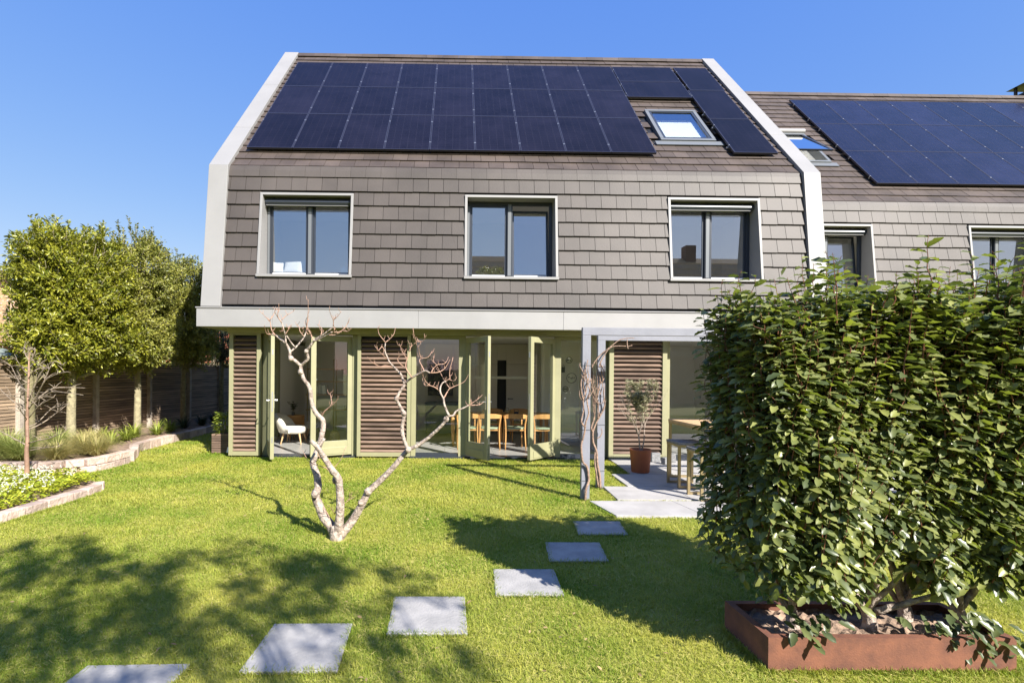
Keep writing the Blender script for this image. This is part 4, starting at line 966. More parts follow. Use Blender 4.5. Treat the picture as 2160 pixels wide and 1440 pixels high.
TW = [([(573, 705), (563, 704), (559, 694), (558, 685)], 1.6), ([(580, 706), (573, 696), (570, 678), (569, 674)], 1.7), ([(569, 675), (576, 666), (580, 655), (583, 650)], 1.3), ([(568, 675), (559, 667), (553, 660)], 1.2), ([(594, 680), (586, 667), (588, 652), (588, 640)], 1.3),
      ([(594, 675), (603, 666), (610, 662), (621, 655)], 1.2), ([(602, 705), (609, 694), (613, 688)], 1.3), ([(608, 694), (604, 686)], 1), ([(593, 700), (590, 697)], 1.2), ([(646, 698), (648, 680), (650, 655), (650, 632)], 1.6), ([(647, 690), (645, 676), (649, 668)], 1.3),
      ([(641, 709), (633, 699), (631, 690), (625, 684)], 1.3), ([(650, 705), (640, 694), (629, 690)], 1.1), ([(660, 716), (655, 703), (650, 696), (649, 684)], 1.7), ([(655, 703), (648, 693)], 1.2), ([(677, 706), (679, 694), (672, 686), (668, 684)], 1.3), ([(703, 689), (703, 675), (698, 664), (695, 655)], 1.5),
      ([(703, 675), (712, 667), (720, 657)], 1.2), ([(700, 700), (715, 700), (727, 692), (734, 680), (736, 674)], 1.6), ([(722, 697), (734, 699), (741, 692)], 1.3), ([(692, 706), (706, 706), (718, 700)], 1.2), ([(704, 700), (706, 690)], 1.4),
      ([(679, 877), (684, 868), (693, 860), (703, 852), (712, 842), (713, 835)], 1.9), ([(700, 853), (698, 838), (696, 829)], 1.2), ([(700, 1002), (690, 988), (681, 984), (664, 979), (651, 972), (641, 955), (638, 948)], 1.5), ([(698, 992), (715, 974), (724, 958), (727, 944)], .9), ([(660, 975), (672, 970), (676, 962)], .9),
      ([(705, 1082), (712, 1073), (722, 1064), (735, 1055), (750, 1045)], 1.2), ([(735, 1055), (738, 1046)], .8), ([(706, 1084), (698, 1070), (690, 1064)], .9), ([(695, 1090), (686, 1075), (682, 1071)], 1.4),
      ([(811, 741), (806, 731), (797, 740), (794, 729), (796, 722)], 1.2), ([(813, 722), (805, 712), (799, 703), (797, 690)], 1.3), ([(813, 722), (823, 714), (831, 704), (834, 691)], 1.3), ([(817, 757), (809, 750), (800, 741)], 1.2), ([(825, 773), (812, 771), (802, 773), (792, 768), (783, 762), (775, 752)], 1.4),
      ([(906, 786), (924, 785), (937, 778), (944, 768), (949, 758)], 1.7), ([(910, 785), (914, 777), (923, 769), (937, 767), (943, 760), (946, 752)], 1.4), ([(922, 770), (915, 763), (914, 750)], 1.1), ([(895, 783), (890, 772), (885, 762), (888, 756), (903, 753), (912, 739)], 1.5), ([(888, 756), (884, 742), (883, 729)], 1.2),
      ([(869, 796), (858, 780), (856, 767), (861, 751), (864, 737), (870, 728), (880, 720)], 1.9), ([(878, 722), (876, 713), (872, 702), (871, 692)], 1.2), ([(880, 721), (892, 719), (899, 707)], 1.2), ([(864, 740), (867, 730), (868, 723)], 1.1), ([(852, 773), (845, 768), (838, 757), (844, 750), (851, 748), (857, 735)], 1.3), ([(858, 757), (849, 741), (842, 724)], 1.1),
      ([(929, 826), (918, 817), (906, 812), (897, 803), (892, 792)], 1.7), ([(906, 813), (897, 813), (892, 804), (891, 796)], 1.2), ([(892, 792), (889, 780)], 1), ([(936, 840), (942, 829), (948, 820), (960, 814), (979, 805), (988, 790)], 1.9), ([(949, 819), (939, 805), (930, 788), (922, 773)], 1.3), ([(941, 804), (951, 796)], 1.4),
      ([(948, 797), (949, 778), (953, 764), (955, 753)], 1.3), ([(948, 800), (956, 803), (961, 800), (963, 794)], 1.1), ([(988, 855), (1006, 854), (1013, 853), (1021, 846)], 1.5), ([(985, 856), (995, 850), (1006, 843), (1018, 832)], 1.1), ([(995, 853), (992, 845)], 1.1), ([(924, 822), (920, 812)], 1)]
for p, r in TW:
    for _ in range(3):
        k_ = random.randrange(len(p) - 1); t_ = random.random(); a_ = (p[k_][0] + (p[k_ + 1][0] - p[k_][0]) * t_, p[k_][1] + (p[k_ + 1][1] - p[k_][1]) * t_); w_ = random.uniform(-5, 5)
        trace(tw, [a_, (a_[0] + w_, a_[1] - random.uniform(1, 4)), (a_[0] + w_ * 1.6, a_[1] - random.uniform(5, 11))], (.8, .35), T0 + (.3 if p[0][1] < 900 and p[0][0] < 760 else .12 if p[0][0] > 760 else 0), random.uniform(-.05, .05), n=5)
    Yb = T0 + (.3 if p[0][1] < 900 and p[0][0] < 760 else .12 if p[0][0] > 760 else 0)
    trace(tw, p, (r, .45), Yb, random.uniform(-.22, .22), n=6, wob=.12)
tw.build('twigs', 'bark_twig', tr, smooth=True)

# ================================================================ patio things
pt = empty('potted_olive', (3.0, 8.28, .028), 'small olive tree with silvery leaves in a terracotta-coloured pot on the patio', 'potted tree')
m = MB(); m.lathe([(.001, 0), (.135, 0), (.14, .01), (.168, .355), (.172, .375), (.158, .375), (.152, .33), (.001, .33)], n=36); m.build_local('pot', 'terracotta', pt, smooth=True)
m = MB(); m.tube([(0, 0, .331), (0, 0, .336)], [.15, .15], 24, smooth=False); m.build_local('soil', 'soil', pt)
rg = random.Random(11); m = MB(); P, A, N = [], [], []
def grow(p, d, L, r, dep):
    q = p + d * L; mid = p.lerp(q, .5) + Vector((rg.uniform(-1, 1), rg.uniform(-1, 1), 0)) * L * .08
    m.tube([p, mid, q], [r, r * .8, r * .6], 6)
    if dep >= 2:
        for _ in range(14 + 4 * dep):
            t = rg.uniform(.1, 1.05); b = rg.uniform(0, 6.28); P.append(p.lerp(q, t) + Vector((rg.gauss(0, .014), rg.gauss(0, .014), rg.gauss(0, .014)))); A.append((math.cos(b), math.sin(b), rg.uniform(0, 1.2))); N.append((rg.uniform(-1, 1), rg.uniform(-1, 1), 1))
    if dep < 4:
        for _ in range(rg.choice((2, 3)) if dep else 4):
            nd = (d + Vector((rg.uniform(-.5, .5), rg.uniform(-.5, .5), rg.uniform(-.05, .35)))).normalized(); nd.z = abs(nd.z); grow(q, nd, L * rg.uniform(.72, .92), r * .6, dep + 1)
grow(Vector((0, 0, .33)), Vector((-.12, 0, 1)).normalized(), .26, .015, 0); grow(Vector((.02, .01, .33)), Vector((.12, 0, 1)).normalized(), .36, .012, 0)
m.build_local('trunk', 'bark_pale', pt, smooth=True)
P = np.array([tuple(x) for x in P]); k = (P[:, 2] < 1.50) & (np.hypot(P[:, 0], P[:, 1]) < .25)
lv = inst('crown', *TPL_LEAF, P[k], np.array(A)[k], np.array(N)[k], np.stack([np.full(k.sum(), .042), np.full(k.sum(), .014), np.full(k.sum(), .04)], 1) * rng.uniform(.7, 1.2, (k.sum(), 1)), 'olive_leaf'); lv.parent = pt
for (x, y, z, s, r, mm, l) in ((3.62, 9.28, .028, (.17, .13, .17), .1, 'granite_dark', 'dark grey granite block, largest of the three by the wooden louvre'), (3.72, 9.02, .028, (.12, .11, .12), .3, 'granite_dark', 'small pale grey granite cube in front of the larger block'), (3.93, 9.25, .028, (.10, .12, .15), .0, 'granite_dark', 'narrow granite block nearest the tall glass pane')):
    m = MB(); m.box(-s[0] / 2, s[0] / 2, -s[1] / 2, s[1] / 2, 0, s[2]); o = m.build('granite_block', mm, loc=(x, y, z), bevel=.012); o.rotation_euler.z = r; tag(o, l, 'stone block', 'granite blocks on the patio')

def bar_frame(name, x0, y0, w, d, h, label, cat, top_t=.035, legw=.034, skid='x', group=None, topm='granite_dark'):
    o = empty(name, (x0, y0, .028), label, cat, group)
    for a in (0, w - legw):
        for b in (0, d - legw):
            m = MB(); m.box(a, a + legw, b, b + legw, legw if skid else 0, h - top_t - .03); m.build_local('leg', 'bronze', o)
    m = MB()
    for b in (0, d - legw): m.box(0, w, b, b + legw, 0, legw - .001)
    m.build_local('skid', 'bronze', o)
    m = MB(); m.box(-.004, w + .004, -.004, d + .004, h - top_t - .03, h - top_t); m.build_local('seat_frame' if 'stool' in name else 'apron', 'bronze', o)
    m = MB(); m.box(-.008, w + .008, -.008, d + .008, h - top_t + .001, h); m.build_local('seat' if 'stool' in name else 'table_top', topm, o, bevel=.003)
bar_frame('bar_table', 3.30, 6.1, .85, 1.80, .90, 'high bronze-framed outdoor table half hidden by the hedge', 'table', topm='pale_oak')
bar_frame('bar_stool', 3.10, 7.08, .38, .40, .64, 'bronze-framed bar stool farther from the camera beside the high table', 'stool', group='bar stools beside the high table')
bar_frame('bar_stool', 3.07, 6.36, .38, .40, .64, 'bronze-framed bar stool nearer the camera, partly behind the hedge', 'stool', group='bar stools beside the high table')

# wooden planter box by the corner louvre
pb = empty('planter_box', (-4.585, 10.17, 0), 'slatted wooden planter box with a bright green shrub at the house corner', 'planter')
m = MB()
for k in range(8):
    z0 = .012 + k * .047; m.box(-.195, .195, -.15, -.128, z0, z0 + .038); m.box(.172, .195, -.127, .15, z0, z0 + .038); m.box(-.195, -.172, -.127, .15, z0, z0 + .038); m.box(-.171, .171, .128, .15, z0, z0 + .038)
m.build_local('slats', 'wood_slat', pb)
m = MB(); m.box(-.17, .17, -.125, .125, .01, .36); m.build_local('liner', 'black', pb)
P, A, N = [], [], []
for _ in range(420):
    a = random.uniform(0, 6.28); rr = .17 * math.sqrt(random.random()); z = .38 + random.random() ** .8 * .40; rr *= (1.1 - abs(z - .56) * 1.5)
    P.append((rr * math.cos(a), rr * math.sin(a), z)); A.append((math.cos(a), math.sin(a), random.uniform(-.3, .9))); N.append((random.uniform(-.4, .4), random.uniform(-.4, .4), 1))
m = MB()
for k in range(7): a = k * .9; m.tube([(0, 0, .34), (.05 * math.cos(a), .05 * math.sin(a), .5), (.11 * math.cos(a), .11 * math.sin(a), .68)], [.007, .005, .003], 5)
m.build_local('stems', 'bark_green', pb)
lv = inst('leaves', *TPL_LEAF, P, A, N, np.stack([np.full(len(P), .085), np.full(len(P), .034), np.full(len(P), .08)], 1) * rng.uniform(.6, 1.2, (len(P), 1)), 'yellow_leaf'); lv.parent = pb
sp = empty('garden_spotlight', (-4.34, 9.75, 0), 'small white garden spotlight at the foot of the corner louvre', 'lamp')
m = MB(); m.tube([(0, 0, 0), (0, 0, .06)], [.006, .006], 6, smooth=False); m.build_local('spike', 'anthracite', sp); m = MB(); m.tube([(0, 0, .06), (0, .02, .16)], [.028, .018], 12, smooth=False); m.build_local('lamp_head', 'white_paint', sp)

# ================================================================ corten planter and hedge
x0, x1, y0, y1 = PLANTER
cp = empty('planter_box', ((x0 + x1) / 2, (y0 + y1) / 2, 0), 'low rust-brown weathering steel planter under the big hedge', 'planter')
m = MB(); t = .008; zt = .188
m.box(x0, x1, y0, y0 + t, 0, zt - .004); m.box(x0, x1, y1 - t, y1, 0, zt - .004); m.box(x0, x0 + t, y0 + t, y1 - t, 0, zt - .004); m.box(x1 - t, x1, y0 + t, y1 - t, 0, zt - .004)
m.build('side_panels', 'corten', cp)
m = MB(); f = .042
m.add([(x0, y0, zt), (x1, y0, zt), (x1 - f, y0 + f, zt), (x0 + f, y0 + f, zt), (x0, y1, zt), (x1, y1, zt), (x1 - f, y1 - f, zt), (x0 + f, y1 - f, zt)] + [(a, b, zt - .004) for a, b in ((x0, y0), (x1, y0), (x1 - f, y0 + f), (x0 + f, y0 + f), (x0, y1), (x1, y1), (x1 - f, y1 - f), (x0 + f, y1 - f))],
      [(0, 1, 2, 3), (1, 5, 6, 2), (5, 4, 7, 6), (4, 0, 3, 7), (8, 9, 1, 0), (9, 13, 5, 1), (13, 12, 4, 5), (12, 8, 0, 4), (3, 2, 10, 11), (2, 6, 14, 10), (6, 7, 15, 14), (7, 3, 11, 15)])
m.build('rim', 'corten', cp)
nx, ny = 40, 14; vs = [(x0 + .01 + (x1 - x0 - .02) * i / nx, y0 + .01 + (y1 - y0 - .02) * j / ny, .135 + random.uniform(-.012, .014)) for j in range(ny + 1) for i in range(nx + 1)]
m = MB(); m.add(vs, [(j * (nx + 1) + i, j * (nx + 1) + i + 1, (j + 1) * (nx + 1) + i + 1, (j + 1) * (nx + 1) + i) for j in range(ny) for i in range(nx)], .5); m.build('soil', 'soil', cp)

hg = empty('hedge', (2.4, 3.0, .14), 'tall dense evergreen hedge with glossy wavy leaves growing from the rusty planter', 'hedge')
rg = np.random.default_rng(21)
P, A, N, S, Rn = [], [], [], [], []
st = MB()
def hw(x, z):      # half depth profile of the hedge
    return .34 + .09 * math.sin(x * 3.4 + z * 2.3) + .05 * math.sin(z * 5 + x * 3 + 1)
def leaf_at(p, ax, nn, s, r=None): P.append(tuple(p)); A.append(tuple(ax)); N.append(tuple(nn)); S.append(s); Rn.append(rg.random() if r is None else r)
def shoot(px, py, z0, z1, dx, dy, face):
    """upright leafy shoot; face = outward direction"""
    L = z1 - z0; n = 6
    pts = [Vector((px + dx * (i / n) ** 1.3 + rg.normal(0, .008), py + dy * (i / n) ** 1.3 + rg.normal(0, .008), z0 + L * i / n)) for i in range(n + 1)]
    st.tube(pts, [.004, .0012], 5, sub=2)
    k = int(L / .026); ph = rg.uniform(0, 6.28)
    for i in range(k):
        t = (i + .5) / k; f = t * n; j = min(int(f), n - 1); p = pts[j].lerp(pts[j + 1], f - j)
        z = p.z; az = ph + i * 2.4
        out = Vector((math.cos(az), math.sin(az), 0)) + Vector((face[0] + .25, face[1], 0)) * .6
        hz = min(1, max(0, (z - .5) / 1.5)); dip = (-.6 + hz * .8) + rg.normal(0, .22)
        ax = Vector((out.x, out.y, 0)).normalized() + Vector((0, 0, dip)); nn = Vector((face[0] * (.75 - .5 * hz) + .22 + rg.normal(0, .3), face[1] * (.75 - .5 * hz) - .2 + rg.normal(0, .3), 1.0))
        s = rg.uniform(.055, .088) * (1 if t < .86 else .72)
        leaf_at(p, ax, nn, s)
XL, XR = 1.66, 3.62
def ztop(x): return 1.99 + .05 * (x - 1.5) + .06 * math.sin(x * 6) + .045 * math.sin(x * 15 + 1)
def zlow(x, y):   # ragged underside
    return .32 + .10 * math.sin(x * 5.5 + 1) ** 2 + .20 * math.exp(-((x - 2.42) / .24) ** 2)
def add_face(n, fx):
    for _ in range(n): fx()
def front():
    x = rg.uniform(XL, XR); za = rg.uniform(zlow(x, 0), 1.8)
    while math.sin(x * 9 + za * 2) * math.sin(za * 6.5 - x * 3) > .62: x = rg.uniform(XL, XR); za = rg.uniform(zlow(x, 0), 1.8)
    zb = min(za + rg.uniform(.3, .75), ztop(x) - rg.uniform(0, .12)); y = 3.02 - hw(x, za) * rg.uniform(.45, .95)
    shoot(x, y, za, zb, rg.normal(0.03, .15), -.05, (rg.normal(0, .35), -1))
def back():
    x = rg.uniform(XL, XR); za = rg.uniform(.55, 1.8); zb = min(za + rg.uniform(.3, .7), ztop(x)); y = 3.02 + hw(x, za) * rg.uniform(.45, .95); shoot(x, y, za, zb, rg.normal(0, .05), .04, (rg.normal(0, .2), 1))
def left():
    y = rg.uniform(2.72, 3.38); za = rg.uniform(.42, 1.75); zb = min(za + rg.uniform(.3, .7), ztop(1.6)); x = XL + rg.uniform(-.02, .12) + .14 * max(0, .7 - za); shoot(x, y, za, zb, -.04, rg.normal(0, .05), (-1, rg.normal(0, .3)))
def top():
    x = rg.uniform(XL, XR); y = 3.02 + rg.uniform(-.33, .36); za = ztop(x) - rg.uniform(.3, .5); zb = ztop(x) + rg.uniform(-.06, .06); shoot(x, y, za, zb, rg.normal(0, .04), rg.normal(0, .04), (rg.normal(0, .3), rg.normal(0, .3)))
def sprig():
    x = rg.uniform(XL + .02, XR); y = 3.02 + rg.uniform(-.33, .36); za = ztop(x) - .1; shoot(x, y, za, ztop(x) + rg.uniform(.05, .28), rg.normal(0, .03), rg.normal(0, .03), (rg.normal(0, .3), rg.normal(0, .3)))
def hang():
    x = rg.uniform(XL + .1, XR); y = 3.02 - rg.uniform(.0, .3); z = zlow(x, 0) + rg.uniform(.02, .2); shoot(x, y, z - .02, z + rg.uniform(.2, .35), rg.normal(0, .08), -.10, (rg.normal(0, .3), -1))
add_face(430, front); add_face(90, back); add_face(75, left); add_face(170, top); add_face(95, sprig); add_face(50, hang)
# a low branch leaning over the planter rim at the right
for cx, cz, n, sp in ((2.78, .24, 46, .14), (2.95, .20, 34, .10), (1.93, .26, 26, .07)):
    for _ in range(n):
        p = (cx + rg.normal(0, sp), 2.80 + rg.normal(0, .05), cz + rg.normal(0, .05)); leaf_at(p, (rg.normal(0, .6), -.7, -.35 + rg.normal(0, .2)), (rg.normal(0, .3), -.3, 1), rg.uniform(.05, .085), rg.random() * .4)
for _ in range(7800):  # short side sprays filling the outer face
    x = rg.uniform(XL - .02, XR); z = rg.uniform(zlow(x, 0) + .05, ztop(x) - .02); f_ = rg.random()
    if f_ < .72: p = (x, 3.02 - hw(x, z) * rg.uniform(.6, 1.02), z); fx, fy = rg.normal(0, .4), -1
    elif f_ < .88: p = (XL + rg.uniform(-.06, .1) + .12 * max(0, .7 - z), rg.uniform(2.7, 3.4), z); fx, fy = -1, rg.normal(0, .4)
    else: p = (x, 3.02 + rg.uniform(-.34, .36), ztop(x) + rg.uniform(-.1, .03)); fx, fy = rg.normal(0, .6), rg.normal(0, .6)
    hz = min(1, max(0, (z - .5) / 1.5)); a_ = rg.uniform(0, 6.28)
    leaf_at(p, (math.cos(a_) + fx * .7 + .2, math.sin(a_) + fy * .7, rg.normal(-.35 + .35 * hz, .35)), (fx * .4 + .3 + rg.normal(0, .35), fy * .45 + rg.normal(0, .35), 1), rg.uniform(.03, .08))
for _ in range(3200):  # shaded leaves within
    x = rg.uniform(XL + .05, XR); z = rg.uniform(.5, 1.95); y = 3.02 + rg.uniform(-.24, .25)
    leaf_at((x, y, z), (rg.normal(0, 1), rg.normal(0, 1), rg.normal(-.1, .4)), (rg.normal(0, .5), rg.normal(0, .5), 1), rg.uniform(.06, .09))
st.build('shoots', 'stem_red', hg)
S = np.array(S); Sx = np.stack([S * 1.08, S * .50, S], 1)
inst('leaves', *TPL_HEDGE, P, A, N, Sx, 'hedge_leaf', hg, r=np.array(Rn) ** 1.2)
tk = MB()
for bx, by in ((2.42, 2.96), (1.98, 2.98), (2.72, 3.06), (2.98, 2.98)):
    tk = MB(); tk.tube([(bx, by, .11), (bx + .01, by, .16), (bx - .01, by + .01, .26)], [.05, .036, .03], 10, wob=.12)
    for k in range(6):
        a = k * 1.05 + bx; r1 = .22 + .08 * (k % 2)
        tk.tube([(bx, by, .20 + .02 * k), (bx + r1 * .5 * math.cos(a), by + r1 * .4 * math.sin(a), .38 + .03 * k), (bx + r1 * math.cos(a), by + r1 * .7 * math.sin(a), .75), (bx + r1 * 1.1 * math.cos(a), by + r1 * .8 * math.sin(a), 1.6)], [.018, .014, .010, .005], 7, wob=.1)
    if bx == 2.42: tk.tube([(2.44, 2.94, .24), (2.56, 2.90, .30), (2.75, 2.86, .38), (3.0, 2.84, .46), (3.2, 2.84, .55)], [.022, .018, .014, .011, .008], 8, wob=.1)
    tk.build('trunk', 'bark_pale', hg, smooth=True)

# ================================================================ left side: beds, walls, fence
m = MB(); m.prism_z([(a, b) for a, b in BED_LOW], -.02, .075); m.build('soil_bed', 'soil'); bpy.data.objects['soil_bed']['kind'] = 'structure'
m = MB(); m.prism_z([(a, b) for a, b in BED_UP], -.02, .175); o = m.build('soil_terrace', 'soil'); o['kind'] = 'structure'

def blockwall(path, z0, h, courses, wd, label, lmin=.16, lmax=.32):
    c0 = Vector((path[0][0], path[0][1], 0)); m = MB()
    for c in range(courses):
        P = [Vector((x, y, 0)) for x, y in path]; seg = [0]
        for a, b in zip(P[:-1], P[1:]): seg.append(seg[-1] + (b - a).length)
        T = seg[-1]; s = -random.uniform(0, .1)
        def pos(s):
            s = max(0, min(T, s))
            for i in range(len(P) - 1):
                if s <= seg[i + 1]: return P[i].lerp(P[i + 1], (s - seg[i]) / (seg[i + 1] - seg[i]))
            return P[-1]
        while s < T:
            L = random.uniform(lmin, lmax); a, b = pos(s), pos(min(s + L, T))
            if (b - a).length > .05:
                u = (b - a).normalized(); n = Vector((-u.y, u.x, 0)); hh = h / courses; zz = z0 + c * hh
                j = lambda k=.008: random.uniform(-k, k)
                vs = []
                for q, z in ((0, zz + .003), (1, zz + hh - .004)):
                    for (p, sg) in ((a + u * .006, -1), (b - u * .006, -1), (b - u * .006, 1), (a + u * .006, 1)):
                        v = p + n * sg * wd / 2 + Vector((j(), j(), z + j(.004))) - c0; vs.append(v)
                m.add(vs, [(0, 3, 2, 1), (4, 5, 6, 7), (0, 1, 5, 4), (1, 2, 6, 5), (2, 3, 7, 6), (3, 0, 4, 7)])
            s += L
    o = m.build('stone_wall', 'granite', loc=c0, bevel=.012); o.modifiers['edge'].segments = 2
    tag(o, label, 'wall'); return o
blockwall([(-9, 7.66), (-7.0, 7.66), (-6.4, 7.72), (-5.95, 7.85), (-5.74, 8.12), (-5.70, 8.5), (-5.72, 8.9)], -.01, .235, 2, .16, 'two-course granite block wall holding the grass bed, behind the small bare tree', .2, .34)
blockwall([(-5.74, 9.0), (-5.95, 9.45), (-6.32, 10.1), (-6.40, 11.2), (-6.42, 12.2), (-6.47, 13.5), (-6.5, 15.5), (-6.5, 17.4)], -.01, .19, 1, .16, 'single course of granite blocks running along the fence bed to the back', .18, .3)
blockwall([(-4.80, 4.3), (-4.78, 5.4), (-4.74, 6.1), (-4.70, 6.7), (-4.84, 6.97)], -.01, .115, 1, .14, 'low granite edging of the white-flowered bed at the left edge of the photo', .2, .42)

fc = empty('fence', (-7.8, 12, 0), 'weathered brown horizontal slat fence with grey posts along the left side of the garden', 'fence')
m = MB(); FY = [3.41, 5.33, 7.25, 9.17, 11.09, 13.01, 14.93, 16.85, 18.8]
for a, b in zip(FY[:-1], FY[1:]):
    for k in range(30):
        z = .03 + k * .0585; m.box(-7.83 + random.uniform(-.002, .002), -7.812, a + .055, b - .055, z, z + .046)
m.build('slat_panels', 'fence_wood', fc)
m = MB(); m.box(-7.862, -7.84, 3.4, 18.8, .03, 1.76); m.build('backing', 'black', fc)
for y in FY:
    m = MB(); m.box(-7.84, -7.74, y - .05, y + .05, 0, 1.80); m.build('post', 'fence_post', fc, bevel=.004)
m = MB(); m.box(-7.85, -7.79, 3.4, 18.8, 1.785, 1.81); m.build('cap_rail', 'fence_wood', fc)
fb = empty('fence', (-2, 19, 0), 'dark slat fence closing the garden far behind the house', 'fence')
m = MB()
for k in range(22): m.box(-7.8, 6, 18.98, 19.0, .03 + k * .08, .03 + k * .08 + .07)
m.build('slat_panels', 'fence_wood', fb)

def plant_fountain(x, y, z, n, L, w, name, label, cat, group, mt, spread=.55, seed=0):
    rg = np.random.default_rng(seed); Pn, An, Nn, Sn = [], [], [], []
    k = 6; tv = []; tf = []
    for i in range(k + 1):
        t = i / k; ww = .5 * (1 - t ** 2 * .85); ang = 1.35 * t * t
        tv += [(t * (1 - .22 * t * t), ww, -.42 * t * t), (t * (1 - .22 * t * t), -ww, -.42 * t * t)]
    for i in range(k): tf.append((i * 2, i * 2 + 1, i * 2 + 3, i * 2 + 2))
    az = rg.uniform(0, 2 * np.pi, n); tl = np.abs(rg.normal(.0, spread, n)); 
    An = np.stack([np.cos(az) * tl, np.sin(az) * tl, np.ones(n)], 1); Nn = np.stack([-np.cos(az), -np.sin(az), tl + .01], 1) * -1
    Nn = np.stack([np.cos(az) * -1, np.sin(az) * -1, tl], 1)
    rr = .05 * np.sqrt(rg.random(n)); Pn = np.stack([rr * np.cos(az), rr * np.sin(az), np.zeros(n)], 1)
    ln = L * rg.uniform(.6, 1.15, n)
    o = inst(name, tv, tf, Pn, An, Nn, np.stack([ln, np.full(n, w), ln], 1), mt, r=rg.random(n)); o.location = (x, y, z)
    return tag(o, label, cat, group)
sg = 'feathery ornamental grass clumps in the raised bed'
for i, (x, y, L, mt, lab) in enumerate(((-6.85, 8.1, .42, 'fountain', 'green grass clump at the left edge of the photo under the tall fence post'), (-7.3, 8.4, .48, 'fountain', 'taller green grass clump close to the fence left of the trunk'), (-6.25, 8.05, .34, 'stipa', 'straw-green grass clump directly behind the small bare tree'),
        (-6.35, 8.75, .40, 'stipa', 'wide straw-yellow grass clump right of the small bare tree'), (-5.98, 8.55, .36, 'stipa', 'straw-yellow grass clump on the wall corner, farthest right of the clumps'), (-6.9, 8.9, .42, 'fountain', 'green grass clump in front of the second trunk'), (-6.6, 9.3, .38, 'stipa', 'pale grass clump beside the trunk in front of the fence post'), (-7.3, 7.9, .5, 'fountain', 'tall green grass clump in the left corner of the raised bed'))):
    plant_fountain(x, y, .17, 1100, L * 1.25, .006, 'grass_clump', lab, 'ornamental grass', sg, mt, .6, i)
for i, (x, y) in enumerate(((-6.65, 9.9), (-6.75, 10.5), (-6.9, 11.0), (-6.7, 11.5), (-6.75, 12.1), (-7.0, 10.2), (-6.8, 12.8), (-6.75, 13.6), (-6.8, 14.4))):
    plant_fountain(x, y, .17, 120, .40, .02, 'lily_plant', ['strap-leaved lily plant nearest the grass clumps', 'strap-leaved plant before the third fence post', 'strap-leaved plant right of the thin trunk', 'strap-leaved plant on the wall edge midway along the bed', 'strap-leaved plant at the edge of the house shadow', 'strap-leaved plant close behind the grass clumps by the fence', 'shaded strap-leaved plant, first within the house shadow', 'shaded strap-leaved plant near the planter box', 'farthest shaded strap-leaved plant along the fence'][i], 'plant', 'strap-leaved plants along the fence bed', 'yellow_leaf' if i < 6 else 'dark_and_shaded_leaf', .8, 40 + i)  # last three stand in the house shadow, shade put into their leaf colour
# ground cover in the lower bed
n = 26000; x = rng.uniform(-8.6, -4.85, n); y = rng.uniform(4.4, 7.5, n); k = in_poly(x, y, [(a + (.07 if a < -5 else -.02), b) for a, b in BED_LOW]); x, y = x[k], y[k]; n = len(x)
z = .10 + .09 * rng.random(n) + .04 * np.sin(x * 5) * np.sin(y * 4); az = rng.uniform(0, 6.28, n)
o = inst('ground_cover_leaves', *TPL_LEAF, np.stack([x, y, z], 1), np.stack([np.cos(az), np.sin(az), rng.uniform(-.2, .8, n)], 1), np.stack([rng.normal(0, .3, n), rng.normal(0, .3, n), np.ones(n)], 1), np.stack([np.full(n, .055), np.full(n, .024), np.full(n, .05)], 1) * rng.uniform(.7, 1.2, (n, 1)), 'bed_leaf')
tag(o, 'bright green ground cover filling the low bed at the left', 'ground cover', kind='stuff')
n = 1300; x = rng.uniform(-8.6, -4.95, n); y = rng.uniform(4.4, 7.4, n); k = in_poly(x, y, BED_LOW) & (np.sin(x * 3 + y) + rng.normal(0, .6, n) > -.3); x, y = x[k], y[k]; n = len(x)
tv, tf = [(0, 0, 0)], []
PPs, AAs, NNs = [], [], []
for i in range(n):
    for j in range(7):
        a = j * .9; PPs.append((x[i] + rng.normal(0, .012), y[i] + rng.normal(0, .012), .19 + rng.random() * .05)); AAs.append((math.cos(a), math.sin(a), .7)); NNs.append((0, 0, 1))
o = inst('white_flowers', *TPL_TINY, PPs, AAs, NNs, rng.uniform(.014, .024, len(PPs)), 'white_flower'); tag(o, 'white flower heads scattered over the low green bed', 'flowers', kind='stuff')

